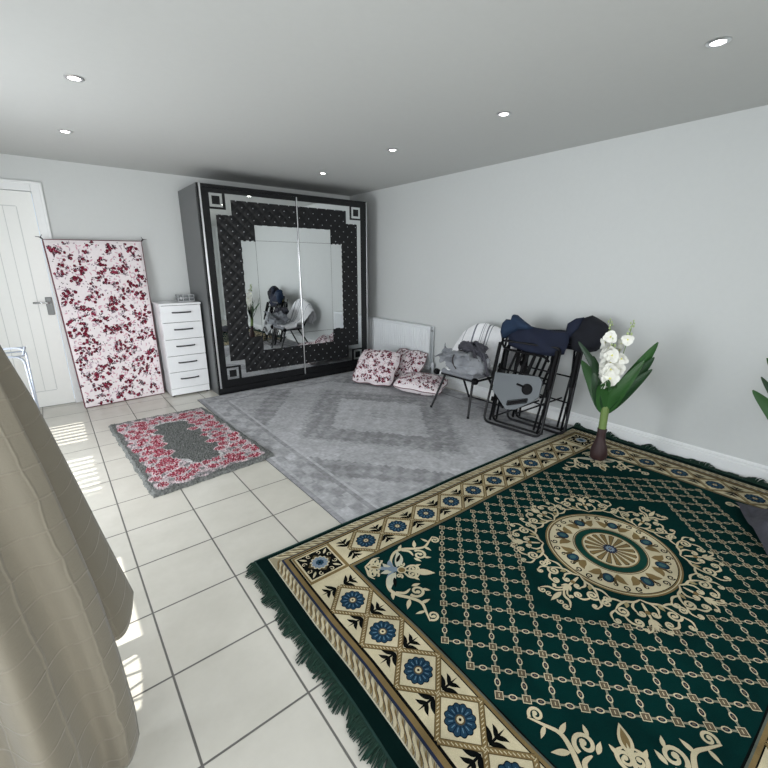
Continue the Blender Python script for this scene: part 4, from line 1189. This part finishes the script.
def plant(label, loc, rz, seed, leaves, spikes, neck):
    e = empty('artificial_plant', loc, rz); tag(e, label, 'plant', 'artificial flowering plants along the right wall'); R = random.Random(seed)
    m = MB(); prof = [(.040, 0), (.052, .012), (.055, .05), (.050, .09), (.038, .125), (.030, .155), (.028, .20), (.031, .225), (.026, .23)]
    ns = 28; vs = []
    for i, (r_, z) in enumerate(prof):
        for j in range(ns):
            a = 2*pi*j/ns; q = r_*(1+.05*sin(a*5+i)+.03*sin(a*9)); vs.append((q*cos(a)+neck[0]*z/.23*.5, q*sin(a)+neck[1]*z/.23*.5, z))
    m.add(vs, [(i*ns+j, i*ns+(j+1) % ns, (i+1)*ns+(j+1) % ns, (i+1)*ns+j) for i in range(len(prof)-1) for j in range(ns)]+[tuple(range(ns-1, -1, -1)), tuple((len(prof)-1)*ns+j for j in range(ns))])
    m.build('brown_bulb_base', M['bulb'], e, smooth=True)
    nk = (neck[0], neck[1], .40)
    m = MB(); m.tube(spline([(neck[0]*.5, neck[1]*.5, .21), (neck[0]*.8, neck[1]*.8, .30), nk], 5), [.026]*5+[.026]*5+[.020], 12); m.build('stem', M['stem'], e, smooth=True)
    for (ctrl, tip, wd, dark) in leaves:
        m = MB(); ribbon_leaf(m, (nk[0], nk[1], .34), ctrl, tip, wd, 0, side=(sin(-rz)*0+.75, .66, 0) if False else (.8, .6, .1)); m.build('leaf', M['leaf_dark'] if dark else M['leaf'], e, smooth=True, recalc=False)
    for (mid, tip, nb, r_) in spikes:
        pts = spline([nk, mid, tip], 12); m = MB(); m.tube(pts, [.0045*(1-.6*i/(len(pts)-1)) for i in range(len(pts))], 6)
        sp = m.build('flower_spike', M['stem'], e, smooth=True)
        m = MB(); f0 = .46
        for i in range(nb):
            t = f0+(.80-f0)*i/max(1, nb-1); p = pts[int(t*(len(pts)-1))]; a = i*2.1+seed
            d_ = (-.75+.55*cos(a), .25+.75*sin(a), .25*sin(a*1.7))
            c_ = V(p, mul(norm(d_), r_*.55)); blossom(m, c_, d_, r_*(1-.25*i/nb), R, 0, 1)
        m.build('blossom', [M['petal'], M['petal_c']], sp, smooth=True, recalc=False)
        m = MB()
        for i in range(9):
            t = .80+.20*i/8; p = pts[min(len(pts)-1, int(t*(len(pts)-1)+.5))]; a = i*2.4
            q = V(p, (.012*cos(a), .012*sin(a), .004)); rr = .011*(1-.5*i/8)
            m.lathe(q, [(.001, -rr), (rr*.8, -rr*.4), (rr*.8, rr*.5), (.001, rr*1.5)], 8)
        m.build('bud', M['bud'], sp, smooth=True)
    return e
# local axes are world axes
plant('artificial plant with white blossoms and broad leaves beside the folded chairs', (2.905, 1.165, .0115), 0, 2,
      [((.10,-.09,.60),(.12,-.205,.865),.105,0), ((.08,-.09,.56),(.12,-.20,.765),.10,1), ((.06,-.10,.53),(.12,-.20,.685),.085,1), ((.02,-.06,.52),(.09,-.155,.74),.10,0),
       ((.04,.11,.52),(.10,.26,.665),.105,0), ((.10,.12,.58),(.10,.30,.80),.07,1), ((-.03,.0,.54),(-.09,-.045,.56),.125,0), ((-.03,.05,.50),(-.06,.09,.63),.09,1), ((.0,.07,.55),(.06,.16,.72),.09,1)],
      [((.03,.02,.66),(.04,.075,.985),11,.060), ((.05,-.02,.66),(.08,-.055,.985),8,.052), ((.0,.0,.60),(.02,.03,.90),9,.062)], (.025, .012))
plant('second artificial plant whose leaf tips reach in at the right edge of the photo', (2.985, .188, .0115), 0, 5,
      [((.02,.13,.54),(.06,.265,.66),.085,0), ((.06,.12,.58),(.10,.25,.735),.06,1), ((.06,.12,.66),(.16,.255,.835),.07,0), ((.14,-.14,.60),(.2,-.28,.80),.10,0), ((-.06,-.08,.56),(-.14,-.16,.66),.10,0), ((-.05,.04,.5),(-.12,.06,.58),.09,1)],
      [((.03,.0,.66),(.04,.02,.96),7,.060), ((.05,-.03,.66),(.08,-.08,.95),5,.055)], (.02, -.01))

# charcoal cloth lump on the rug at the right edge
e = empty('folded_garment', (2.68, .06, .012)); tag(e, 'dark grey crumpled garment lying on the green rug at the right edge', 'clothing')
m = MB()
def gar(a, c_):
    x = -.26+.50*a; y = -.34+.55*c_
    ex = max(0, 1-(abs(x+.01)/.27)**4); ey = max(0, 1-(abs(y+.065)/.29)**4)
    skew = .10*(x/.26)
    hgt = .075*(ex*ey)**.6*(1+.30*sin(30*(x*.8+y)+3*sin(9*y))+.5*mn.noise((x*9, y*15, 1)))+.014*mn.noise((x*24, y*24, 1))*(ex*ey)
    return (x, y+skew+.10*x, max(.002, hgt+.003))
m.grid(60, 60, gar); m.build('crumpled_cloth', M['charcoal_cloth'], e, smooth=True)

# ------------------------------------------------------------------ beige throw hanging at the left foreground
def throwmat():
    t = NT('beige_embroidered_throw'); b_ = t.b; b_.inputs['Roughness'].default_value = .8; b_.inputs['Sheen Weight'].default_value = .2
    uv = t.n('ShaderNodeUVMap'); sp = t.n('ShaderNodeSeparateXYZ')
    nz = t.n('ShaderNodeTexNoise', i_Scale=7.0, i_Detail=3.0); t.l(uv.outputs[0], nz.inputs['Vector'])
    w_ = t.n('ShaderNodeVectorMath', operation='SCALE'); t.l(nz.outputs['Color'], w_.inputs[0]); w_.inputs['Scale'].default_value = .025
    ad = t.n('ShaderNodeVectorMath', operation='ADD'); t.l(uv.outputs[0], ad.inputs[0]); t.l(w_.outputs[0], ad.inputs[1])
    t.l(ad.outputs[0], sp.inputs[0]); x, y = sp.outputs[0], sp.outputs[1]
    P1 = .078
    def line(expr, p, wd):
        fr_ = t.math('FRACT', t.math('DIVIDE', expr, p)); dd = t.math('MINIMUM', fr_, t.math('SUBTRACT', 1.0, fr_))
        mr = t.n('ShaderNodeMapRange', i_1=0.0, i_2=wd, i_3=1.0, i_4=0.0, interpolation_type='SMOOTHSTEP'); t.l(dd, mr.inputs[0]); return mr.outputs[0]
    l1 = line(x, P1*1.25, .045); l2 = line(y, P1, .055)
    h = t.math('MAXIMUM', l1, l2)
    fine = t.n('ShaderNodeTexNoise', i_Scale=160.0, i_Detail=2.0); t.l(uv.outputs[0], fine.inputs['Vector'])
    hh = t.math('ADD', h, t.math('MULTIPLY', fine.outputs[0], .35)); t.bump(hh, .55, .0035)
    t.l(t.mix(t.math('MULTIPLY', h, .35), lin(120,114,100), lin(142,136,121)), b_.inputs['Base Color'])
    return t.mat
M['throwfab'] = throwmat()
th = empty('hanging_throw', (-.45, 1.4, 0)); tag(th, 'beige embroidered throw hanging in soft folds at the left foreground', 'throw'); TL = (-.45, 1.4, 0)
def cloth_part(name, fn, nu, nv, U, Vv):
    m = MB(); m.grid(nu, nv, fn); me_o = m.build(name, M['throwfab'], th, loc=TL, smooth=True, recalc=False); me_o.location = (0,0,0)
    me = me_o.data; uvl = me.uv_layers.new(name='UVMap')
    for poly in me.polygons:
        for li, vi in zip(poly.loop_indices, poly.vertices):
            i = vi % (nu+1); j = vi//(nu+1); uvl.data[li].uv = (i/nu*U, j/nv*Vv)
    s_ = me_o.modifiers.new('thickness', 'SOLIDIFY'); s_.thickness = .004
    return me_o
RAIL = 1.36
def smooth01(t): t = max(0, min(1, t)); return t*t*(3-2*t)
def interp(z, tab):
    for (z0, x0), (z1, x1) in zip(tab, tab[1:]):
        if z <= z0 and z >= z1: return x0+(x1-x0)*(z0-z)/(z0-z1)
    return tab[0][1] if z > tab[0][0] else tab[-1][1]
TABA = [(1.36,-.172),(1.127,-.123),(.965,-.083),(.737,-.040),(.467,.008),(.18,.062),(.10,.064)]
TABB = [(1.36,-.165),(1.099,-.112),(.868,-.074),(.516,-.030),(.317,-.015),(.106,-.006),(0,-.010)]
def fall_a(a, c_):
    zb = .125+.04*smooth01((.80-a)/.3)+.055*(max(0, (a-.93)/.07)**2.5)
    z = RAIL-(RAIL-zb)*c_
    xr = interp(z, TABA); xl = -.85+.10*c_
    x = xl+(xr-xl)*(a+.012*sin(pi*a))
    amp = .012+.030*c_
    y = 1.52-.02*c_+amp*cos(a*24)
    if a > .80:
        q = (a-.80)/.20; y += -.035*c_*sin(pi*q)+.050*c_*q**3
    return (x, y, z)
cloth_part('rear_fall', fall_a, 120, 70, .95, 1.25)
def fall_b(a, c_):
    zb = .012
    z = RAIL-(RAIL-zb)*c_
    xr = interp(z, TABB); xl = -.90+.02*c_
    w_ = xr-xl
    # folds fan out from the upper left
    x = xl+w_*a
    amp = .012+.080*c_
    y = 1.20-.17*c_+amp*(sin((1-a)*21+.4)*.7+.3*sin((1-a)*43+2+c_))
    if a > .93: y += .09*((a-.93)/.07)**2*c_
    y -= .06*smooth01((.5-a)/.5)
    return (x, y, z)
cloth_part('front_fall', fall_b, 130, 80, .9, 1.35)
m = MB(); m.grid(40, 10, lambda a, c_: lerp(fall_a(a, 0), fall_b(a, 0), c_)[:2]+(RAIL+.035*sin(pi*c_),)); o = m.build('top_fold', M['throwfab'], th, loc=TL, smooth=True, recalc=False); o.location = (0,0,0)
o.data.uv_layers.new(name='UVMap')
# clothes horse that carries the throw (hidden) and a white airer beyond it
def airer(name, label, x0, x1, y0, y1, zt, cat='airer', legs_z=0.0):
    e = empty(name, ((x0+x1)/2, (y0+y1)/2, 0)); tag(e, label, cat)
    L0 = ((x0+x1)/2, (y0+y1)/2, 0)
    def ap(mb, nm, **k):
        o = mb.build(nm, M['airer'], e, loc=L0, smooth=True, **k); o.location = (0,0,0)
    for s, (ya, yb) in enumerate(((y0, y1), (y1, y0))):
        m = MB(); m.tube(fillet([(x0, ya, 0.008), (x0, yb, zt), (x1, yb, zt), (x1, ya, .008)], .05), .0055, 8); ap(m, 'leg_frame')
    m = MB()
    for i in range(3): m.tube([(x0, y0+(y1-y0)*i/2, zt), (x1, y0+(y1-y0)*i/2, zt)], .004, 6)
    m.tube([(x0, y0, zt), (x0, y1, zt)], .006, 6); m.tube([(x1, y0, zt), (x1, y1, zt)], .006, 6)
    ap(m, 'hanging_rail')
    return e
airer('clothes_airer', 'white wire clothes airer in front of the panelled door, mostly behind the throw', -.84, -.150, 2.85, 3.15, .885)
e = airer('clothes_rack', 'white tube rack carrying the beige throw', -.83, -.30, 1.27, 1.45, RAIL-.012, 'rack')

# ------------------------------------------------------------------ light
def area(name, loc, rot, sx, sy, power, col, spread=2.3):
    l = bpy.data.lights.new(name, 'AREA'); l.shape = 'RECTANGLE'; l.size = sx; l.size_y = sy; l.energy = power; l.color = col; l.spread = spread
    o = bpy.data.objects.new(name, l); COL.objects.link(o); o.location = loc; o.rotation_euler = rot; return o
area('window_daylight', (XL+.05, 3.0, .90), (0, -pi/2+.08, 0), 1.2, 1.1, 42, (.94,.97,1), 3.1)
area('patio_daylight', (XL+.05, .35, .95), (0, -pi/2+.12, 0), 1.6, 3.0, 28, (.92,.96,1))
area('front_fill_light', (.8, YF+.05, 1.1), (pi/2-.10, 0, 0), 3.0, 1.5, 46, (.98,.99,1), 1.9)  # added fill for the door and back wall; the front wall has no window
s = bpy.data.lights.new('sun', 'SUN'); s.energy = 6; s.angle = .006; s.color = (1,.96,.88)
so = bpy.data.objects.new('sun', s); COL.objects.link(so); so.location = (-4, 2, 6)
el = math.atan(1.54)
so.rotation_euler = (0, -(pi/2-el), 0)
wd = bpy.data.worlds.new('sky'); bpy.context.scene.world = wd; wd.use_nodes = True
bgn = wd.node_tree.nodes['Background']; bgn.inputs[0].default_value = (.75,.86,1,1); bgn.inputs[1].default_value = 1.2

# ------------------------------------------------------------------ camera
f_, yaw, pit, rol, hh = 414.3385, .6744, .28, .003, 1.35
import mathutils
F = mathutils.Vector((sin(yaw)*cos(pit), cos(yaw)*cos(pit), -sin(pit)))
R0 = mathutils.Vector((cos(yaw), -sin(yaw), 0)); U0 = R0.cross(F)
Rr = R0*cos(rol)+U0*sin(rol); Uu = Rr.cross(F)
mtx = mathutils.Matrix(((Rr.x, Uu.x, -F.x, 0), (Rr.y, Uu.y, -F.y, 0), (Rr.z, Uu.z, -F.z, hh), (0, 0, 0, 1)))
cd = bpy.data.cameras.new('camera'); cd.sensor_width = 36; cd.lens = f_/768*36; cd.clip_start = .02
co = bpy.data.objects.new('camera', cd); COL.objects.link(co); co.matrix_world = mtx
sc = bpy.context.scene; sc.camera = co
sc.view_settings.view_transform = 'Standard'; sc.view_settings.look = 'None'; sc.view_settings.exposure = 0
